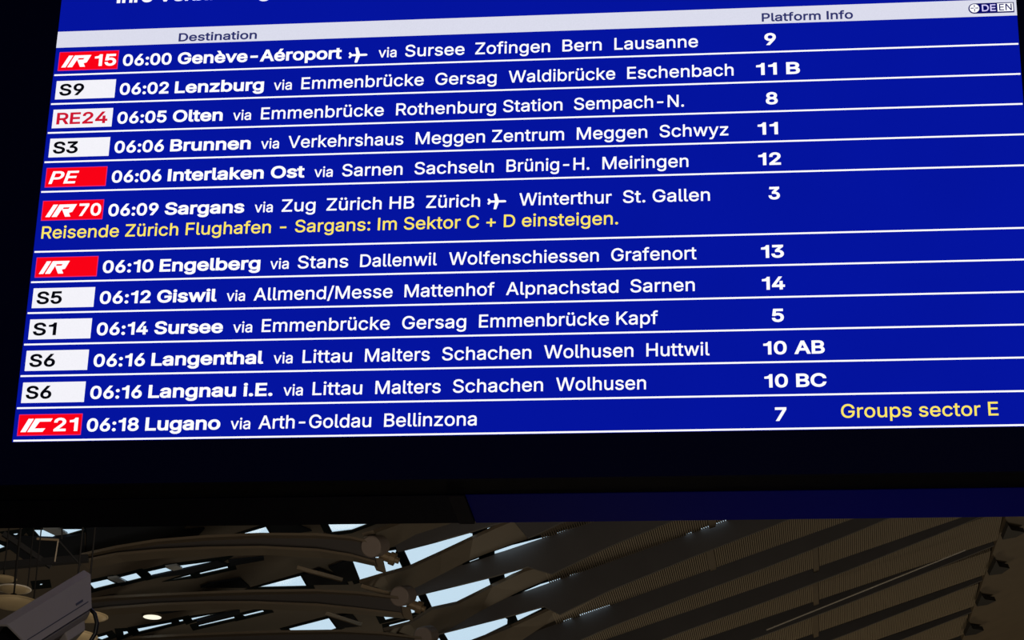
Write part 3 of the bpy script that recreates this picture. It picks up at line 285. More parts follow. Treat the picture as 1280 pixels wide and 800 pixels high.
FINS = [[[-1.315,-3.265,0.158],[-0.812,-3.252,0.197],[-0.223,-3.236,0.226],[0.373,-3.22,0.237],[0.502,-3.217,0.583],[0.748,-3.21,0.56],[0.997,-3.204,0.529],[1.246,-3.197,0.498],[1.496,-3.19,0.467],[1.745,-3.184,0.436],[1.989,-3.177,0.423],[2.233,-3.171,0.41],[2.478,-3.164,0.396],[2.722,-3.157,0.383],[2.967,-3.151,0.37],[3.209,-3.144,0.362],[3.452,-3.138,0.355],[3.696,-3.131,0.347],[3.939,-3.125,0.339],[4.182,-3.118,0.331],[4.428,-3.112,0.318],[4.673,-3.105,0.305],[4.919,-3.099,0.292],[5.165,-3.092,0.279],[5.411,-3.086,0.265],[5.66,-3.079,0.247],[5.908,-3.072,0.228],[6.157,-3.066,0.209],[6.406,-3.059,0.19],[6.656,-3.052,0.171],[6.905,-3.046,0.152],[7.155,-3.039,0.133],[7.406,-3.032,0.11],[7.658,-3.026,0.087],[8.956,-2.991,0.067]],[[-1.592,-1.299,0.197],[-1.249,-1.29,0.232],[-0.734,-1.275,0.28],[-0.28,-1.262,0.318],[0.316,-1.245,0.349],[0.622,-1.237,0.576],[0.885,-1.229,0.54],[1.149,-1.222,0.504],[1.413,-1.214,0.469],[1.674,-1.207,0.444],[1.932,-1.2,0.427],[2.19,-1.192,0.412],[2.449,-1.185,0.396],[2.707,-1.178,0.38],[2.965,-1.171,0.367],[3.222,-1.163,0.357],[3.479,-1.156,0.347],[3.736,-1.149,0.338],[3.993,-1.141,0.328],[4.251,-1.134,0.316],[4.511,-1.127,0.301],[4.77,-1.119,0.286],[5.03,-1.112,0.272],[5.289,-1.105,0.258],[5.55,-1.097,0.241],[5.812,-1.09,0.222],[6.074,-1.083,0.203],[6.337,-1.075,0.184],[6.599,-1.068,0.165],[6.862,-1.06,0.147],[7.124,-1.053,0.129],[7.388,-1.045,0.109],[7.652,-1.038,0.088],[7.917,-1.03,0.067],[8.858,-1.004,0.057]],[[-1.545,1.036,0.176],[-1.283,1.031,0.201],[-0.34,1.011,0.29],[0.292,0.998,0.335],[0.493,0.994,0.545],[0.772,0.988,0.512],[1.051,0.982,0.479],[1.33,0.976,0.446],[1.604,0.971,0.432],[1.877,0.965,0.418],[2.15,0.959,0.404],[2.423,0.954,0.39],[2.696,0.948,0.376],[2.967,0.942,0.367],[3.238,0.937,0.359],[3.51,0.931,0.35],[3.781,0.925,0.342],[4.052,0.92,0.333],[4.325,0.914,0.319],[4.598,0.908,0.306],[4.871,0.903,0.292],[5.144,0.897,0.278],[5.417,0.891,0.264],[5.692,0.886,0.245],[5.967,0.88,0.226],[6.242,0.874,0.207],[6.517,0.868,0.188],[6.792,0.863,0.169],[7.067,0.857,0.15],[7.343,0.851,0.131],[7.619,0.845,0.108],[7.896,0.84,0.085],[8.761,0.822,0.065]],[[-1.33,3.368,0.484],[-1.044,3.359,0.481],[-0.758,3.349,0.477],[-0.47,3.339,0.468],[-0.18,3.329,0.453],[0.111,3.319,0.434],[0.403,3.309,0.412],[0.695,3.299,0.389],[0.987,3.289,0.366],[1.277,3.279,0.35],[1.564,3.269,0.342],[1.851,3.259,0.333],[2.138,3.249,0.324],[2.426,3.239,0.315],[2.712,3.229,0.308],[2.998,3.219,0.303],[3.283,3.21,0.298],[3.568,3.2,0.293],[3.854,3.19,0.288],[4.14,3.18,0.28],[4.427,3.17,0.27],[4.714,3.16,0.26],[5.001,3.15,0.25],[5.287,3.141,0.24],[5.575,3.131,0.227],[5.864,3.121,0.211],[6.153,3.111,0.195],[6.441,3.101,0.179],[6.73,3.091,0.163],[7.019,3.081,0.147],[7.308,3.071,0.13],[7.598,3.061,0.112],[7.888,3.051,0.091],[8.179,3.041,0.07],[8.648,3.025,0.062]],[[-1.173,5.193,0.492],[-0.876,5.195,0.488],[-0.575,5.197,0.471],[-0.274,5.199,0.455],[0.029,5.201,0.431],[0.333,5.203,0.407],[0.637,5.205,0.383],[0.941,5.207,0.359],[1.24,5.209,0.35],[1.54,5.211,0.34],[1.839,5.213,0.331],[2.139,5.215,0.321],[2.439,5.217,0.311],[2.737,5.219,0.306],[3.036,5.221,0.3],[3.334,5.223,0.295],[3.633,5.225,0.289],[3.931,5.227,0.283],[4.232,5.229,0.273],[4.532,5.231,0.263],[4.833,5.233,0.252],[5.134,5.235,0.242],[5.435,5.237,0.231],[5.738,5.239,0.216],[6.041,5.241,0.2],[6.344,5.242,0.184],[6.647,5.244,0.168],[6.951,5.246,0.152],[7.255,5.248,0.135],[7.559,5.25,0.119],[7.864,5.252,0.099],[8.17,5.254,0.079],[8.534,5.257,0.06]],[[-1.022,7.19,0.561],[-0.706,7.201,0.537],[-0.39,7.212,0.509],[-0.072,7.223,0.478],[0.247,7.234,0.447],[0.566,7.245,0.416],[0.882,7.256,0.394],[1.195,7.267,0.38],[1.509,7.278,0.367],[1.823,7.288,0.353],[2.137,7.299,0.339],[2.451,7.31,0.328],[2.764,7.321,0.32],[3.077,7.332,0.311],[3.39,7.343,0.303],[3.704,7.353,0.295],[4.018,7.364,0.284],[4.334,7.375,0.271],[4.649,7.386,0.258],[4.965,7.397,0.246],[5.281,7.408,0.233],[5.598,7.419,0.218],[5.916,7.43,0.201],[6.235,7.441,0.184],[6.553,7.452,0.168],[6.872,7.463,0.151],[7.191,7.474,0.134],[7.51,7.485,0.118],[7.83,7.496,0.1],[8.151,7.507,0.081],[8.415,7.516,0.065]],[[-0.834,9.666,0.452],[-0.5,9.666,0.426],[-0.166,9.666,0.401],[0.169,9.666,0.375],[0.503,9.666,0.35],[0.833,9.666,0.339],[1.163,9.666,0.328],[1.493,9.666,0.317],[1.823,9.666,0.306],[2.153,9.666,0.295],[2.482,9.666,0.289],[2.81,9.666,0.282],[3.139,9.666,0.275],[3.468,9.666,0.269],[3.797,9.666,0.262],[4.127,9.666,0.251],[4.457,9.666,0.241],[4.788,9.666,0.23],[5.118,9.666,0.219],[5.449,9.666,0.209],[5.781,9.666,0.194],[6.114,9.666,0.179],[6.446,9.666,0.163],[6.779,9.666,0.148],[7.111,9.666,0.134],[7.444,9.666,0.119],[7.777,9.666,0.104],[8.111,9.666,0.086],[8.3,9.666,0.076]],[[-0.576,11.889,0.372],[-0.228,11.886,0.349],[0.121,11.883,0.327],[0.468,11.881,0.31],[0.812,11.878,0.301],[1.157,11.875,0.291],[1.501,11.873,0.282],[1.846,11.87,0.272],[2.19,11.868,0.265],[2.533,11.865,0.259],[2.877,11.862,0.253],[3.22,11.86,0.247],[3.563,11.857,0.242],[3.907,11.855,0.234],[4.252,11.852,0.225],[4.596,11.849,0.215],[4.941,11.847,0.205],[5.286,11.844,0.196],[5.631,11.841,0.184],[5.978,11.839,0.171],[6.324,11.836,0.157],[6.671,11.834,0.143],[7.017,11.831,0.13],[7.364,11.828,0.116],[7.71,11.826,0.103],[8.057,11.823,0.087],[8.187,11.822,0.081]],[[-0.267,13.974,0.316],[0.096,13.971,0.295],[0.454,13.969,0.286],[0.812,13.966,0.277],[1.171,13.963,0.268],[1.529,13.96,0.259],[1.888,13.957,0.25],[2.245,13.954,0.245],[2.602,13.952,0.24],[2.959,13.949,0.234],[3.316,13.946,0.229],[3.673,13.943,0.224],[4.032,13.94,0.215],[4.39,13.938,0.206],[4.749,13.935,0.197],[5.107,13.932,0.188],[5.465,13.929,0.179],[5.825,13.926,0.166],[6.185,13.923,0.153],[6.545,13.921,0.141],[6.906,13.918,0.128],[7.266,13.915,0.115],[7.626,13.912,0.102],[7.986,13.909,0.089],[8.077,13.909,0.085]]]
RIBS = [[[0.66,-1.479],[8.86,-1.249],-3.135,0.0267],[[0.501,0.723],[8.765,0.552],-1.156,0.0283],[[0.345,3.009],[8.651,2.725],0.934,-0.0208],[[0.253,4.872],[8.535,4.926],3.211,-0.0344],[[0.156,6.868],[8.418,7.151],5.221,0.0066],[[0.027,9.267],[8.307,9.267],7.33,0.0346],[[-0.065,11.449],[8.196,11.387],9.666,0.0],[[-0.13,13.501],[8.088,13.436],11.863,-0.0076],[[-0.177,15.501],[7.983,15.435],13.951,-0.0079]]
JOINT = [[3.326,-1.459],[3.222,0.61],[3.11,2.866],[4.9,5.038],[4.872,7.179],[4.844,9.431],[4.816,11.591],[4.79,13.655],[4.764,15.67]]
GIR = [[8.474,5.052],[11.092,7.344],[13.281,25.369],[7.745,17.706],[8.031,13.831],[8.448,5.762]]
WED = [[[8.455,5.886],[8.541,6.266],[8.834,6.73],[8.674,6.847],[8.402,6.695]],[[8.362,8.012],[8.455,8.485],[8.687,8.858],[8.54,9.064],[8.27,8.859]],[[8.199,10.162],[8.287,10.555],[8.547,10.982],[8.367,11.058],[8.14,10.901]],[[8.073,12.208],[8.146,12.611],[8.415,13.075],[8.246,13.181],[7.991,12.987]]]
COND = [[[3.79,6.246],[7.641,6.255]]]
ARMS = [{"v":-7.169,"pin":[-1.254,1.35],"top":[[-4.81,0.258],[-4.342,0.315],[-3.831,0.409],[-3.232,0.57],[-2.545,0.785],[-1.871,1.033],[-1.494,1.197],[-1.26,1.337]],"bot":[[-4.82,0.299],[-4.355,0.366],[-3.853,0.496],[-3.26,0.677],[-2.579,0.911],[-1.915,1.189],[-1.547,1.382],[-1.283,1.559]]},{"v":-4.947,"pin":[-1.296,1.35],"top":[[-5.562,-0.031],[-5.073,0.084],[-4.433,0.277],[-3.798,0.474],[-3.168,0.675],[-2.337,0.96],[-1.829,1.165],[-1.335,1.406]],"bot":[[-5.59,0.089],[-5.099,0.193],[-4.456,0.369],[-3.822,0.566],[-3.198,0.788],[-2.381,1.115],[-1.881,1.345],[-1.357,1.596]]},{"v":-2.904,"pin":[-1.327,1.35],"top":[[-5.848,-0.102],[-5.329,0.019],[-4.652,0.221],[-3.979,0.429],[-3.311,0.641],[-2.43,0.94],[-1.892,1.156],[-1.368,1.409]],"bot":[[-5.878,0.024],[-5.358,0.133],[-4.676,0.318],[-4.004,0.525],[-3.343,0.759],[-2.477,1.103],[-1.947,1.345],[-1.392,1.608]]}]
MEMB = [[[-1.344,-7.154,1.18],[-1.201,-7.131,1.18],[-0.925,-6.301,0.87],[-0.352,-4.713,0.27],[0.542,-4.079,0.08],[0.445,-3.387,0.08],[-0.148,-3.427,0.08],[-0.852,-5.159,0.67],[-1.151,-5.839,0.97],[-1.314,-6.432,1.17]],[[-1.721,-5.505,1.18],[-1.436,-5.023,1.03],[-1.162,-4.018,0.71],[-0.745,-2.999,0.31],[-0.28,-2.497,0.08],[0.093,-2.614,0.08],[0.47,-2.686,0.08],[0.96,-2.692,0.08],[0.834,-1.665,0.08],[0.212,-1.709,0.08],[-0.093,-1.684,0.08],[-0.476,-1.643,0.08],[-0.913,-2.18,0.33],[-1.296,-3.031,0.68],[-1.485,-4.007,0.93]],[[-1.831,-3.199,1.18],[-1.514,-2.57,1.01],[-1.191,-1.986,0.73],[-0.884,-0.829,0.41],[-0.347,-0.044,0.08],[0.204,-0.243,0.08],[1.069,-0.162,0.08],[0.57,0.494,0.08],[0.022,0.621,0.08],[-0.683,0.769,0.13],[-1.191,-0.122,0.53],[-1.498,-1.114,0.83]],[[-1.651,-0.835,1.18],[-1.226,-0.83,1.03],[-0.921,0.251,0.73],[-0.633,1.055,0.48],[-0.328,1.835,0.23],[0.516,2.068,0.08],[1.258,2.238,0.08],[0.653,2.68,0.08],[0.141,2.853,0.08],[-1.037,2.079,0.63]]]
RODS = [[[-1.803,-7.195,1.0],[-1.342,-7.078,1.3]],[[-2.604,-4.423,0.3],[-2.079,-4.177,0.6]],[[-1.779,-4.846,1.0],[-1.383,-4.884,1.3]],[[-2.677,-2.153,0.3],[-2.237,-2.008,0.6]],[[-1.819,-2.543,1.0],[-1.428,-2.586,1.3]]]
GAN = {"main_beam":[[-5.624,15.603,8.16],[-4.597,15.677,8.263]],"diagonal_brace":[[-5.428,15.494,8.471],[-4.962,15.67,8.182]],"top_bar":[[-4.943,15.083,8.283],[-4.731,15.11,8.277]],"upright_bar":[[-4.736,15.108,8.28],[-4.774,15.188,8.083]],"stay_bar":[[-4.727,15.115,8.266],[-4.524,15.229,8.053]],"hanger":[[-4.694,15.008,8.528],[-4.7,15.11,8.285]]}
LAMPS = [[[-4.534,13.376,7.267],22],[[-5.112,14.735,7.771],17],[[-3.464,12.12,6.658],27],[[-3.436,11.696,6.375],32],[[-4.222,12.483,6.882],33]]
DOWN = [-6.44,24.891,10.25]
# ------------------------------------------------------------------ materials
M = {}
M['floor'] = mat('grey_stone_floor', (0.16, 0.145, 0.13), 0.5, noise=0.2)
M['wall'] = mat('grey_brown_concrete', (0.22, 0.19, 0.15), 0.8, noise=0.15, scale=1.5)
M['deck'] = mat('brown_roof_boarding', (0.12, 0.095, 0.068), 0.75, noise=0.25, scale=0.8)
M['rib'] = mat('ribbed_sheet_brown', (0.31, 0.255, 0.18), 0.6, noise=0.12, scale=1.2)
M['fin'] = mat('dark_roof_steel', (0.10, 0.095, 0.095), 0.7, noise=0.2, scale=2.0)
M['web'] = mat('shaded_girder_web', (0.07, 0.062, 0.058), 0.7)  # darker than the flanges: shade on the web put into the colour
M['arm'] = mat('brown_painted_steel', (0.165, 0.128, 0.085), 0.6, noise=0.15, scale=2.5)
M['pin'] = mat('warm_grey_steel', (0.27, 0.22, 0.19), 0.5)
M['brass'] = mat('worn_bronze', (0.25, 0.18, 0.10), 0.45, 0.2)
M['frame'] = mat('black_green_frame', (0.008, 0.014, 0.015), 0.9, spec=0.04)
M['panel'] = mat('gap_shade_pane_dark', (0.022, 0.026, 0.034), 0.9, spec=0.05)  # dark colour for shaded roof gaps and dark blue panes
M['mullion'] = mat('grey_mullion', (0.33, 0.37, 0.40), 0.5)
M['glass'] = glass('skylight_glass')
M['black'] = mat('black_casing', (0.0010, 0.0013, 0.008), 0.6, spec=0.03)
M['bezel'] = mat('blue_black_bezel', (0.0012, 0.002, 0.026), 0.6, spec=0.03)
M['navy'] = mat('underside_blue_glow', (0.004, 0.010, 0.60), 0.6, spec=0.03)  # blue light falling on the underside put into the panel's colour
M['sheen'] = mat('grey_brown_sheen', (0.05, 0.04, 0.045), 0.7, spec=0.1)  # brownish sheen beside the panel seam, put into a colour
M['blue'] = emis('display_blue', lin(4, 20, 158), 1.0, 0.06, 3.0)
M['white'] = emis('display_white', lin(252, 252, 255), 1.05)
M['badge_white'] = emis('badge_white', lin(244, 243, 250), 1.0, 0.05)
M['bar'] = emis('header_grey_white', lin(219, 220, 236), 1.0, 0.06)
M['ink'] = emis('header_ink', lin(46, 50, 108))
M['black_ink'] = emis('badge_black_ink', lin(6, 6, 14))
M['red'] = emis('badge_red', lin(250, 2, 22))
M['pink'] = emis('badge_edge_pink', lin(232, 40, 110))
M['red_ink'] = emis('badge_red_ink', lin(206, 22, 50))
M['yellow'] = emis('notice_yellow', lin(255, 232, 100))
M['pale'] = emis('language_lilac', lin(214, 206, 255))
M['navy_ink'] = emis('language_navy', lin(8, 8, 96))
M['cctv'] = mat('grey_camera_paint', (0.34, 0.305, 0.28), 0.6, noise=0.05, spec=0.2)
M['cctv_dark'] = mat('camera_joint_dark', (0.02, 0.02, 0.022), 0.5)
M['lens'] = mat('camera_window', (0.004, 0.004, 0.006), 0.15)
M['cable'] = mat('black_cable', (0.006, 0.006, 0.007), 0.5)
M['dish'] = mat('dull_gold_dish', (0.42, 0.33, 0.19), 0.5, 0.2)
M['rim'] = mat('pale_dish_rim', (0.75, 0.70, 0.6), 0.4)
M['rod'] = mat('black_rod', (0.008, 0.007, 0.007), 0.6)
M['gantry'] = mat('black_gantry_steel', (0.012, 0.012, 0.014), 0.6)
M['bracket'] = mat('tan_bracket_steel', (0.30, 0.23, 0.15), 0.5)
M['lamp'] = emis('warm_lamp_glow', lin(255, 248, 222), 1.1)

# ------------------------------------------------------------------ roof frame: D along the slope, V across, N down into the hall
RD, RV, RN, RO = Vector(ROOF_D), Vector(ROOF_V), Vector(ROOF_N), Vector(ROOF_O)
def roof(u, v, w=0.0): return RO + RD*u + RV*v + RN*w
ROOF_X = Matrix(((RD.x, RV.x, -RN.x, RO.x), (RD.y, RV.y, -RN.y, RO.y), (RD.z, RV.z, -RN.z, RO.z), (0, 0, 0, 1)))

# ------------------------------------------------------------------ the hall
struct(MB().box((-24, -22, -0.3), (34, 62, 0)).build('floor', M['floor']))
struct(MB().box((-24.4, -22, 0), (-24, 62, 4.4)).build('wall_left', M['wall']))
struct(MB().box((34, -22, 0), (34.4, 62, 23.9)).build('wall_right', M['wall']))
def roof_z(x, y): return RO.z - ((x - RO.x)*RN.x + (y - RO.y)*RN.y) / RN.z
for nm, y in (('wall_back', 62), ('wall_front', -22)):
    struct(MB().prism([(-24, y, 0), (34, y, 0), (34, y, roof_z(34, y) - 0.02), (-24, y, roof_z(-24, y) - 0.02)], (0, 0.4 if y > 0 else -0.4, 0)).build(nm, M['wall']))

outer = [(-23.2, -50.2), (37.5, -50.2), (37.5, 33.2), (-23.2, 33.2)]
deck_x = ROOF_X @ Matrix.Translation((0, 0, 0.004))
ceiling = struct(flat_mesh('ceiling', [outer] + HOLES, 0.008, deck_x, M['deck']))
for h in PANS:  # dark pieces put in for shaded roof gaps and for dark blue panes
    MB().prism([roof(p[0], p[1], 0.03) for p in h], -RN*0.025).build('gap_shade_pane', M['panel'], ceiling)

for h in MUL:
    MB().prism([roof(p[0], p[1], 0.04) for p in h], -RN*0.03).build('mullion', M['mullion'], ceiling)

def grow(poly, d):
    n = len(poly); out = []
    area = sum(poly[i][0]*poly[(i+1) % n][1] - poly[(i+1) % n][0]*poly[i][1] for i in range(n))
    sg = 1 if area > 0 else -1
    for i in range(n):
        a, b, c = Vector(poly[i-1]), Vector(poly[i]), Vector(poly[(i+1) % n])
        e1, e2 = (b - a).normalized(), (c - b).normalized()
        n1 = Vector((e1.y, -e1.x))*sg; n2 = Vector((e2.y, -e2.x))*sg
        k = (n1 + n2); k = k / max(k.length_squared/2, 0.35)
        out.append(b + k*d)
    return out
for i, h in enumerate(HOLES):                                        # each skylight: frame round the opening, pane above it
    big = grow(h, 0.11); n = len(h)
    mb = MB()
    lo = 0.006
    vs = [roof(*p, lo) for p in h] + [roof(*p, lo) for p in big] + [roof(*p, -0.0) for p in h] + [roof(*p, -0.0) for p in big]
    fs = []
    for k in range(n):
        j = (k + 1) % n
        fs += [(k, j, n+j, n+k), (2*n+k, 3*n+k, 3*n+j, 2*n+j), (n+k, n+j, 3*n+j, 3*n+k), (k, 2*n+k, 2*n+j, j)]
    mb.add(vs, fs)
    win = struct(mb.build('window_%d' % (i + 1), M['frame']))
    MB().prism([roof(p[0], p[1], -0.009) for p in grow(h, 0.03)], -RN*0.008).build('pane', M['glass'], win)

ordinal = ['first', 'second', 'third', 'fourth', 'fifth', 'sixth', 'seventh', 'eighth', 'ninth']
for i, P in enumerate(FINS):
    where = 'first dark roof rib below the board, mostly hidden by it' if i == 0 else \
        '%s dark sloping roof rib down from the board, with ribbed soffit' % ordinal[i]
    r = thing('roof_rib', where, 'roof beam', 'sloping roof ribs with ribbed soffit sheets')
    mb = MB(); t = 0.03; n = len(P)
    vs = []
    for u, v, w in P: vs += [roof(u, v - t, 0.0), roof(u, v + t, 0.0), roof(u, v + t, w), roof(u, v - t, w)]
    fs = [(0, 1, 2, 3), tuple(4*(n-1) + k for k in (3, 2, 1, 0))]
    for k in range(n - 1):
        for a in range(4):
            b = (a + 1) % 4; fs.append((4*k+a, 4*(k+1)+a, 4*(k+1)+b, 4*k+b))
    mb.add(vs, fs); mb.build('blade', M['fin'], r)
    # ribbed sheet between this blade and the next
    (u0, v0), (u1, v1), vf, sl = RIBS[i]
    pitch = 0.036; prof = []                                # upright slats with deep grooves between them
    for k in range(int((u1 - u0) / pitch)):
        prof += [(u0 + k*pitch, 0.085), (u0 + (k + 0.6)*pitch, 0.085), (u0 + (k + 0.62)*pitch, 0.012), (u0 + (k + 0.98)*pitch, 0.012)]
    cnt = len(prof) - 1
    vs = []; fs = []
    for u, w in prof:
        vb = v0 + (v1 - v0)*(u - u0)/(u1 - u0); va = vf + sl*(u + 0.3) + 0.12
        vs += [roof(u, va, w), roof(u, vb, w), roof(u, va, 0.005), roof(u, vb, 0.005)]
    for k in range(cnt):
        a, b = 4*k, 4*(k + 1)
        fs += [(a, b, b+1, a+1), (a+2, a+3, b+3, b+2), (a, a+2, b+2, b), (a+1, b+1, b+3, a+3)]
    fs += [(0, 1, 3, 2), (4*cnt, 4*cnt+2, 4*cnt+3, 4*cnt+1)]
    rp = MB().add(vs, fs).build('ribbed_sheet', M['rib'], r)
    ju, jv = JOINT[i]
    MB().prism([roof(ju - 0.05, jv - 1.6, 0.10), roof(ju + 0.05, jv - 1.6, 0.10), roof(ju + 0.05, jv + 0.1, 0.10), roof(ju - 0.05, jv + 0.1, 0.10)], -RN*0.085).build('joint_strip', M['arm'], rp)
    if 2 <= i <= 5:
        MB().prism([roof(p[0], p[1], 0.14) for p in WED[i-2]], RN*0.09).build('end_bracket', M['gantry'], r)

g = MB().prism([roof(p[0], p[1], 0.10) for p in GIR], -RN*0.09).build('edge_girder', M['arm'])
tag(g, 'broad brown edge girder closing the roof ribs at far right', 'girder')
a, b = COND[0]
c = MB().tube([roof(*a, 0.5), roof(*b, 0.3)], 0.012, 8).build('conduit', M['rim'])
tag(c, 'thin pale conduit running along a dark rib at lower right', 'conduit')

arm_labels = ['upper curved roof arm just under the board, round pin at its tip',
              'second curved roof arm, ending in a round pin left of the large skylights',
              'lowest curved roof arm cut off by the bottom of the view']
for k, A in enumerate(ARMS):
    r = thing('curved_roof_beam', arm_labels[k], 'roof beam', 'curved roof arms with pinned tips')
    v = A['v']; T, B = A['top'], A['bot']; n = len(T)
    mb = MB(); vs = []
    for (u, w), (u2, w2) in zip(T, B):
        vs += [roof(u, v - 0.04, w), roof(u, v + 0.04, w), roof(u2, v + 0.04, w2), roof(u2, v - 0.04, w2)]
    fs = [(0, 1, 2, 3), tuple(4*(n-1) + q for q in (3, 2, 1, 0))]
    for q in range(n - 1):
        for s in range(4): fs.append((4*q+s, 4*(q+1)+s, 4*(q+1)+(s+1) % 4, 4*q+(s+1) % 4))
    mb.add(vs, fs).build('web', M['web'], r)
    for nm, L, hw, th in (('top_flange', T, 0.17, -0.035), ('bottom_flange', B, 0.15, 0.035)):
        mb = MB(); vs = []
        for q, (u, w) in enumerate(L):
            h = hw * (1.0 if q < n - 2 else 0.8 if q < n - 1 else 0.6)
            vs += [roof(u, v - h, w), roof(u, v + h, w), roof(u, v + h, w + th), roof(u, v - h, w + th)]
        fs = [(0, 1, 2, 3), tuple(4*(n-1) + q for q in (3, 2, 1, 0))]
        for q in range(n - 1):
            for s in range(4): fs.append((4*q+s, 4*(q+1)+s, 4*(q+1)+(s+1) % 4, 4*q+(s+1) % 4))
        mb.add(vs, fs).build(nm, M['arm'], r)
    pc = roof(A['pin'][0], v, A['pin'][1])
    ax = (Vector((0.02, -0.86, -0.30)) + Vector((-0.22, 0, 0))).normalized()
    pin = MB().lathe([(0.10, -0.22), (0.135, -0.21), (0.135, 0.09), (0.12, 0.105), (0.0, 0.105)], pc, 28, ax).build('pin', M['pin'], r)
    side = Vector((0.93, 0.1, -0.33))
    MB().lathe([(0.065, -0.1), (0.065, 0.03), (0.085, 0.03), (0.085, 0.10), (0.04, 0.10), (0.04, 0.15)], pc + side*0.16 + Vector((0, 0.2, -0.02)), 12, side).build('pin_nut', M['brass'], pin)
    MB().prism([pc + Vector(p) for p in ((-0.06, 0.12, -0.1), (0.10, 0.12, -0.12), (0.15, 0.12, -0.30), (0.02, 0.12, -0.26))], (0, 0.06, 0)).build('lug', M['arm'], pin)
    if k < 3:
        MB().add(*(lambda m: (m.v, m.f))(MB().prism([roof(*p) for p in MEMB[k]], -RN*0.05))).build('branch', M['arm'], r)
    for a, b in ([RODS[0]], [RODS[1], RODS[2]], [RODS[3], RODS[4]])[k]:
        MB().bar(roof(*a), roof(*b), 0.05, 0.05).build('strut', M['bracket'], r)
bb = MB().prism([roof(*p) for p in MEMB[3]], -RN*0.05).build('roof_branch', M['arm'])
tag(bb, 'brown tapering roof branch at the bottom edge below the lowest big skylight', 'roof beam')

# ------------------------------------------------------------------ gantry, pendant lamps, downlight
gt = thing('service_gantry', 'dark steel gantry with tan bracket under the roof at upper left', 'gantry')
for nm, (w, m) in {'main_beam': (0.07, 'gantry'), 'diagonal_brace': (0.05, 'gantry'), 'top_bar': (0.018, 'bracket'), 'upright_bar': (0.012, 'bracket'), 'stay_bar': (0.014, 'gantry'), 'hanger': (0.012, 'rod')}.items():
    p, q = GAN[nm]; MB().bar(p, q, w).build(nm, M[m], gt)
lamp_label = ['dish pendant lamp on a rod, pale rim, left edge above the camera housing', 'small high dish pendant lamp at the left edge, topmost of the dishes',
              'gold dish pendant lamp just right of the security camera', 'large dish pendant lamp low behind the camera cable', 'wide dish pendant lamp behind the camera housing at left']
def roof_hit(p):
    p = Vector(p); return p + Vector((0, 0, 1)) * ((RO - p).dot(RN) / RN.z)
for k, (c, hw) in enumerate(LAMPS):
    depth = (Vector(c) - cam.location).dot(_F)
    R = hw * depth / 2900
    l = thing('pendant_lamp', lamp_label[k], 'lamp', 'dish pendant lamps at left')
    c = Vector(c)
    MB().lathe([(R*0.25, -R*0.16), (R*0.62, -R*0.10), (R*0.97, R*0.05), (R*0.97, R*0.08), (R*0.62, -R*0.04), (R*0.25, -R*0.10)], c, 36).build('dish', M['dish'], l, True)
    MB().lathe([(R*0.975, R*0.03), (R*1.0, R*0.05), (R*1.0, R*0.085), (R*0.96, R*0.085)], c, 36).build('rim', M['rim'] if k == 0 else M['dish'], l)
    MB().lathe([(R*0.2, -R*0.12), (R*0.22, R*0.25), (R*0.1, R*0.4)], c, 20).build('lamp_body', M['rod'], l)
    top = roof_hit(c)
    MB().tube([c + Vector((0, 0, R*0.38)), top], 0.008, 8).build('rod', M['rod'], l)
    if k in (0, 4):
        MB().tube([c + Vector((R*0.8, 0, R*0.06)), roof_hit(c + Vector((R*0.8, 0, 0)))], 0.006, 8).build('rod', M['rod'], l)
dl = thing('downlight', 'small round glowing downlight on the brown roof near bottom left', 'lamp')
c = Vector(DOWN); rr = 11.3 * 32.4 / 2900
MB().lathe([(rr, 0.0), (0.0, 0.0), (0.0, 0.01), (rr, 0.01)], c, 32).build('lens', M['lamp'], dl)
MB().lathe([(rr + 0.004, 0.004), (rr + 0.016, 0.004), (rr + 0.016, 0.03), (0.05, 0.04), (0.03, (roof_hit(c) - c).z)], c, 32).build('can', M['deck'], dl)

# ------------------------------------------------------------------ departure board
ZB = 3.75229
BW = 2.8
board = thing('departure_board', 'large blue railway departure board listing trains, times and platforms', 'display board')
board.location = (0, 0, ZB)
TOP = 1.62; BOT = -0.1293
mb = MB()
mb.box((-0.36, 0.012, BOT + 0.012), (BW + 0.36, 0.372, TOP + 0.14)).build('casing', M['black'], board)
mb = MB()
mb.box((-0.36, -0.002, BOT), (BW + 0.36, 0.0118, -0.0045)); mb.box((-0.36, -0.002, TOP), (BW + 0.36, 0.0118, TOP + 0.14))
mb.box((-0.36, -0.002, -0.0045), (-0.004, 0.0118, TOP)); mb.box((BW + 0.004, -0.002, -0.0045), (BW + 0.36, 0.0118, TOP))
mb.build('bezel', M['bezel'], board)
MB().box((-0.36, 0.0118, BOT), (BW + 0.36, 0.126, BOT + 0.0118)).build('bottom_lip', M['black'], board)
MB().box((-0.36, 0.128, BOT - 0.002), (1.244, 0.3735, BOT + 0.0118)).build('underside_panel', M['bezel'], board)
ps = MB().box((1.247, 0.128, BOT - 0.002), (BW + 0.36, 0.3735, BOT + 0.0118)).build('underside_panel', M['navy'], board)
ps['label'] = 'underside panel with blue glow painted in'
MB().box((1.20, 0.130, BOT - 0.006), (1.2435, 0.372, BOT - 0.0022)).build('sheen_strip', M['sheen'], board)  # thin strip added to carry the painted sheen at the seam
for x in (0.5, 2.3):
    zt = (roof_hit((x, 0.19, ZB)) - Vector((x, 0.19, ZB))).z
    MB().tube([(x, 0.19, TOP + 0.14), (x, 0.19, zt)], 0.03, 14).build('hanger', M['rod'], board)
screen = MB().box((-0.0035, 0.0, -0.0040), (BW + 0.0035, 0.0118, TOP)).build('screen', M['blue'], board)

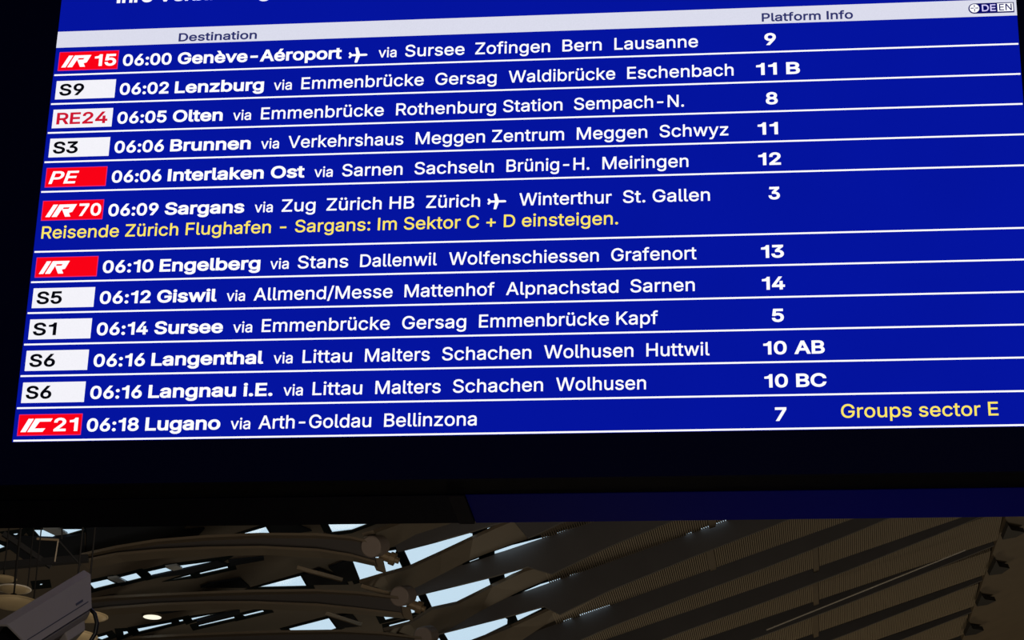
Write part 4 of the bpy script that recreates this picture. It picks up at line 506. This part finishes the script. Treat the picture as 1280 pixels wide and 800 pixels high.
CAP = 0.509
GLYPHS['I'] = [190, [[v for c in ((60, 0), (60, 509), (130, 509), (130, 0)) for v in c*3]]]
def _poly(pts): return [[v for c in pts for v in c*3]]
GLYPHS['1'] = [360, _poly(((225, 0), (225, 365), (80, 365), (80, 410), (150, 420), (205, 450), (235, 505), (290, 505), (290, 0)))]
_cache = {}
def glyph(ch, bold):
    """one character, filled: outline sampled, thickened by bold (em units), triangulated"""
    if (ch, bold) in _cache: return _cache[(ch, bold)]
    polys = []
    for q in GLYPHS[ch][1]:
        B = [(q[i]/1000, q[i+1]/1000, q[i+2]/1000, q[i+3]/1000, q[i+4]/1000, q[i+5]/1000) for i in range(0, len(q), 6)]
        P = []
        for k, a in enumerate(B):
            c = B[(k+1) % len(B)]
            p0, p1, p2, p3 = Vector(a[:2]), Vector(a[4:6]), Vector(c[2:4]), Vector(c[:2])
            d = p3 - p0; L = max(d.length, 1e-9)
            bend = max(abs((p1-p0).cross(d)), abs((p2-p0).cross(d))) / L
            n = 1 if bend < 0.002 else 3 if bend < 0.02 else 5
            for s in range(n):
                t = s / n; P.append(p0*(1-t)**3 + p1*3*t*(1-t)**2 + p2*3*t*t*(1-t) + p3*t**3)
        R = []
        for p in P:
            if not R or (p - R[-1]).length > 1.5e-3: R.append(p)
        if len(R) > 2 and (R[0] - R[-1]).length < 1.5e-3: R.pop()
        if len(R) > 2: polys.append(R)
    if bold and polys:
        big = max(polys, key=lambda P: abs(signed_area(P))); sg = 1 if signed_area(big) > 0 else -1
        out = []
        for P in polys:
            Q = []
            for i, p in enumerate(P):
                e1 = (p - P[i-1]).normalized(); e2 = (P[(i+1) % len(P)] - p).normalized()
                k = Vector((e1.y, -e1.x))*sg + Vector((e2.y, -e2.x))*sg
                k = k / max(k.length_squared/2, 0.5)
                Q.append(p + k*bold)
            out.append(Q)
        polys = out
    polys = [[(p.x, p.y) for p in P] for P in polys]
    r = fill(polys) if polys else ([], [])
    _cache[(ch, bold)] = r
    return r
def lettering(name, s, x0, x1, base, cap, m, bold=0.0, slant=0.0, y=-0.0012, thick=0.001, part=None):
    """a line of lettering fitted between x0 and x1 on its baseline; part = (first, last) characters to build"""
    pen = 0; items = []
    for ch in s:
        items.append((pen/1000, glyph(ch, bold))); pen += GLYPHS[ch][0]
    xs = [p[0] + o + slant*p[1] for o, g in items for p in g[0]]
    lo, hi = min(xs), max(xs)
    sy = cap / (CAP + 2*bold); sx = (x1 - x0) / (hi - lo)
    mb = MB()
    for i, (o, (v, t)) in enumerate(items):
        if not t or (part and not part[0] <= i < part[1]): continue
        mb.add(*slab_of(v, t, lambda px, py, d: (x0 + (px + o + slant*py - lo)*sx, y - d, base + (py + bold)*sy), thick))
    return mb.build(name, m, screen)
def face(y):    # local XY of an outline -> the upright face of the board, y in front of the screen
    return Matrix(((1, 0, 0, 0), (0, 0, -1, y), (0, 1, 0, 0), (0, 0, 0, 1)))
def shape(name, polys, m, y=-0.0012, thick=0.001):
    return flat_mesh(name, polys, thick, face(y), m, screen)
def slab(name, x0, z0, x1, z1, m, y=-0.0006, t=0.0006):
    return MB().box((x0, y - t, z0), (x1, y, z1)).build(name, m, screen)

C1, CV, B_BOLD, B_REG = 0.0385, 0.0325, 0.021, 0.006
slab('header_bar', -0.0035, 1.2402, BW + 0.0035, 1.2945, M['bar'])
for s in HEAD: lettering('column_heading', *s, 1.2468, 0.0275, M['ink'], 0.015, y=-0.0024)
lettering('title_lettering', *IHRE, 1.3862, 0.0415, M['white'], 0.022)

def plane_icon(x0, x1, zc):
    w = x1 - x0; s = w / 1.0
    half = [(0.0, 0.10), (0.02, 0.17), (0.09, 0.17), (0.17, 0.055), (0.40, 0.06), (0.33, 0.43), (0.36, 0.45), (0.47, 0.45), (0.60, 0.06), (0.90, 0.06), (0.97, 0.045), (1.0, 0.0)]
    pts = [(x, z) for x, z in half] + [(x, -z) for x, z in half[::-1][1:]] + [(0.06, 0.0)]
    return [[(x0 + p[0]*s, zc + p[1]*s) for p in pts]]
LOGO_I = [(0.0, 0), (0.27, 0), (0.66, 1), (0.40, 1)]
LOGO_R = [(0.33, 0), (0.60, 0), (1.03, 1), (1.55, 1)]
def logo(kind, x0, x1, base, cap):
    """slanted two-letter train mark: a leaning bar and an R or C cut at the same slant"""
    if kind == 'IR':
        polys = [[(145, 0), (215, 0), (325, 225), (255, 225)],
                 [(245, 0), (325, 0), (395, 140), (455, 0), (540, 0), (510, 70), (560, 85), (625, 225), (352, 225)]]
        hole = [(418, 172), (408, 140), (500, 140), (520, 172)]
        W0, W1, H = 145, 625, 225
    else:
        polys = [[(205, 0), (258, 0), (328, 155), (275, 155)],
                 [(275, 0), (430, 0), (455, 40), (345, 40), (392, 120), (503, 120), (520, 155), (345, 155)]]
        hole = None; W0, W1, H = 205, 520, 155
    f = lambda p: (x0 + (p[0] - W0)/(W1 - W0)*(x1 - x0), base + p[1]/H*cap)
    out = [[f(p) for p in q] for q in polys]
    if hole: out.append([f(p) for p in hole])
    return out

TW, NX = 0.1465, 0.1655
RED = {1: 'IR', 5: 'PE', 6: 'IR', 7: 'IR', 12: 'IC'}
for k, (z, base, dep, via, stops, plat) in enumerate(ROWS, 1):
    slab('divider_line', 0.0, z - 0.0025, BW + 0.001, z + 0.0025, M['white'])
    lettering('departure_time', dep[0][:5], dep[1], dep[1] + TW, base, C1, M['white'], B_BOLD)
    lettering('destination_name', dep[0][6:], dep[1] + NX, dep[2], base, C1, M['white'], B_BOLD)
    lettering('via_word', 'via', *via, base, CV, M['white'], B_REG)
    for s in stops: lettering('stop_name', *s, base, C1, M['white'], B_REG)
    for q, s in enumerate(plat): lettering('platform_sector' if q else 'platform_number', *s, base - 0.001, C1, M['white'], B_BOLD)
    lift = 0.0843 if k == 6 else 0.0
    b0, b1 = z + 0.0152 + lift, z + 0.0762 + lift
    if k in RED:
        slab('badge_border', 0.0085, b0 - 0.001, 0.1895, b1 + 0.001, M['pink'], y=-0.0003, t=0.0005)
        slab('train_badge', 0.0108, b0 + 0.0012, 0.1875, b1 - 0.0012, M['red'], y=-0.0010)
    else:
        slab('train_badge', 0.0098, b0, 0.1892, b1, M['badge_white'])
    tb = z + 0.0275 + lift
    if str(k) in LOGO:
        shape('badge_logo', logo(RED[k], LOGO[str(k)][0], LOGO[str(k)][1], tb - 0.003, 0.0388), M['white'], y=-0.0026)
    if str(k) in BADX:
        s, x0, x1 = BADX[str(k)]
        if k == 5: lettering('badge_lettering', s, x0, x1, tb - 0.003, 0.0400, M['white'], 0.015, 0.20, y=-0.0026)
        elif k in RED: lettering('badge_lettering', s, x0, x1, tb - 0.002, 0.0390, M['white'], 0.021, y=-0.0026)
        elif s == 'RE24': lettering('badge_lettering', s, x0, x1, tb - 0.001, 0.0380, M['red_ink'], 0.018, y=-0.0024)
        else: lettering('badge_lettering', s, x0, x1, tb - 0.001, 0.0385, M['black_ink'], 0.020, y=-0.0024)
for x0, x1, zc in PLANES: shape('plane_symbol', plane_icon(x0, x1, zc), M['white'])
for s, x0, x1, zb in ((' '.join(s[0] for s in NOTE), NOTE[0][1], NOTE[-1][2], ROWS[5][0] + 0.0413), (*GRP, 0.0283)):
    at = 0
    for wd in s.split(' '):
        o = lettering('notice_word', s, x0, x1, zb, 0.0385, M['yellow'], B_REG, part=(at, at + len(wd)))
        o['label'] = 'yellow notice lettering'; at += len(wd) + 1

# language marker at the right end of the header bar
zc = 1.2662; rg = 0.0165
arc = [(2.6845 + rg*math.cos(a), zc + rg*math.sin(a)) for a in [math.pi/2 + math.pi*i/16 for i in range(17)]]
shape('language_panel', [arc + [(2.7962, 1.2497), (2.7962, 1.2830)]], M['navy_ink'], y=-0.0020)
disc = [(2.6850 + 0.0135*math.cos(2*math.pi*i/28), zc + 0.0135*math.sin(2*math.pi*i/28)) for i in range(28)]
shape('globe_symbol', [disc], M['white'], y=-0.0034)
cx = 2.6850
cross = []
for dx, dz in ((1, 0), (-1, 0), (0, 1), (0, -1)):
    a0, a1, h = 0.0025, 0.0110, 0.0011
    cross.append([(cx + dx*a0 - abs(dz)*h, zc + dz*a0 - abs(dx)*h), (cx + dx*a1 - abs(dz)*h, zc + dz*a1 - abs(dx)*h),
                   (cx + dx*a1 + abs(dz)*h, zc + dz*a1 + abs(dx)*h), (cx + dx*a0 + abs(dz)*h, zc + dz*a0 + abs(dx)*h)])
shape('globe_cross', cross, M['navy_ink'], y=-0.0048)
lettering('language_lettering', 'DE', 2.7059, 2.7445, 1.2556, 0.0215, M['pale'], 0.008, y=-0.0034)
shape('language_box', [[(2.7495, 1.2535), (2.7935, 1.2535), (2.7935, 1.2795), (2.7495, 1.2795)]], M['white'], y=-0.0034)
lettering('language_lettering', 'EN', 2.7540, 2.7895, 1.2560, 0.0205, M['navy_ink'], 0.004, y=-0.0048)

# ------------------------------------------------------------------ security camera on its mast
sc = thing('security_camera', 'grey box security camera on a bracket at lower left, facing down left', 'security camera')
p_rear, p_front = Vector((0.4117, -0.5757, 3.1304)), Vector((0.3341, -0.8670, 2.9352))
ax = (p_front - p_rear).normalized()
toward = (cam.location - p_rear).normalized()
side = (toward - ax*toward.dot(ax)).normalized()
upv = side.cross(ax)
if upv.z < 0: upv = -upv
tilt = math.radians(14)
side, upv = side*math.cos(tilt) + upv*math.sin(tilt), upv*math.cos(tilt) - side*math.sin(tilt)
L = (p_front - p_rear).length
def cp(a, s, u): return p_rear + ax*(a - 1.4*u*(1 - a/L)) + side*s + upv*u      # the rear end of the housing is raked
def loft(mb, prof, a0, a1):
    n = len(prof)
    vs = [cp(a, s, u) for a in (a0, a1) for s, u in prof]
    return mb.add(vs, [tuple(range(n))[::-1], tuple(range(n, 2*n))] + [(i, (i+1) % n, n + (i+1) % n, n + i) for i in range(n)])
body_prof = [(0.046, -0.048), (0.046, 0.022), (0.026, 0.042), (-0.026, 0.042), (-0.046, 0.022), (-0.046, -0.048), (-0.03, -0.056), (0.03, -0.056)]
loft(MB(), body_prof, 0.0, L*0.93).build('housing', M['cctv'], sc, bevel=0.002)
shield = [(0.056, -0.046), (0.056, 0.026), (0.030, 0.050), (-0.030, 0.050), (-0.056, 0.026), (-0.056, -0.046),
          (-0.052, -0.046), (-0.052, 0.024), (-0.028, 0.046), (0.028, 0.046), (0.052, 0.024), (0.052, -0.046)]
n = len(shield); vs = [cp(a, s, u) for a in (0.012, L*1.02) for s, u in shield]
fs = [(i, (i+1) % n, n + (i+1) % n, n + i) for i in range(n)]
for b in (0, n): fs += [(b+0, b+1, b+10, b+11), (b+1, b+2, b+9, b+10), (b+2, b+3, b+8, b+9), (b+3, b+4, b+7, b+8), (b+4, b+5, b+6, b+7)]
MB().add(vs, fs).build('sunshield', M['cctv'], sc)
loft(MB(), [(s*0.80, u*0.80) for s, u in body_prof], L*0.93, L*0.945).build('front_window', M['lens'], sc)
loft(MB(), [(0.0570, -0.0300), (0.0570, -0.0280), (0.054, -0.0280), (0.054, -0.0300)], 0.03, L*0.98).build('seam', M['cctv_dark'], sc)
mb = MB(); loft(mb, [(0.0572, -0.022), (0.0572, -0.017), (0.054, -0.017), (0.054, -0.022)], L*0.16, L*0.26); mb.build('latch', M['cctv_dark'], sc)
loft(MB(), [(0.034, -0.056), (0.034, -0.078), (-0.03, -0.078), (-0.03, -0.056)], L*0.06, L*0.40).build('bracket', M['cctv'], sc, bevel=0.003)
base = cp(L*0.26, 0, -0.076)
foot = Vector((base.x, base.y, 0.0))
MB().tube([base, base + Vector((0, 0, -0.06)), foot + Vector((0, 0, 0.012))], [0.026, 0.03, 0.03], 18).build('mast', M['cctv'], sc)
MB().box((foot.x - 0.12, foot.y - 0.12, 0), (foot.x + 0.12, foot.y + 0.12, 0.012)).build('mast_foot', M['cctv'], sc)
c0 = cp(0.006, 0.046, -0.044)
pts = [c0, c0 + Vector((0.012, 0, -0.012)), c0 + Vector((0.020, 0, -0.035)), c0 + Vector((0.018, 0, -0.060)), c0 + Vector((0.004, 0, -0.088)), c0 + Vector((-0.02, 0, -0.12)), c0 + Vector((-0.035, 0.0, -0.15))]
MB().tube(pts, 0.0052, 10).build('cable', M['cable'], sc, True)
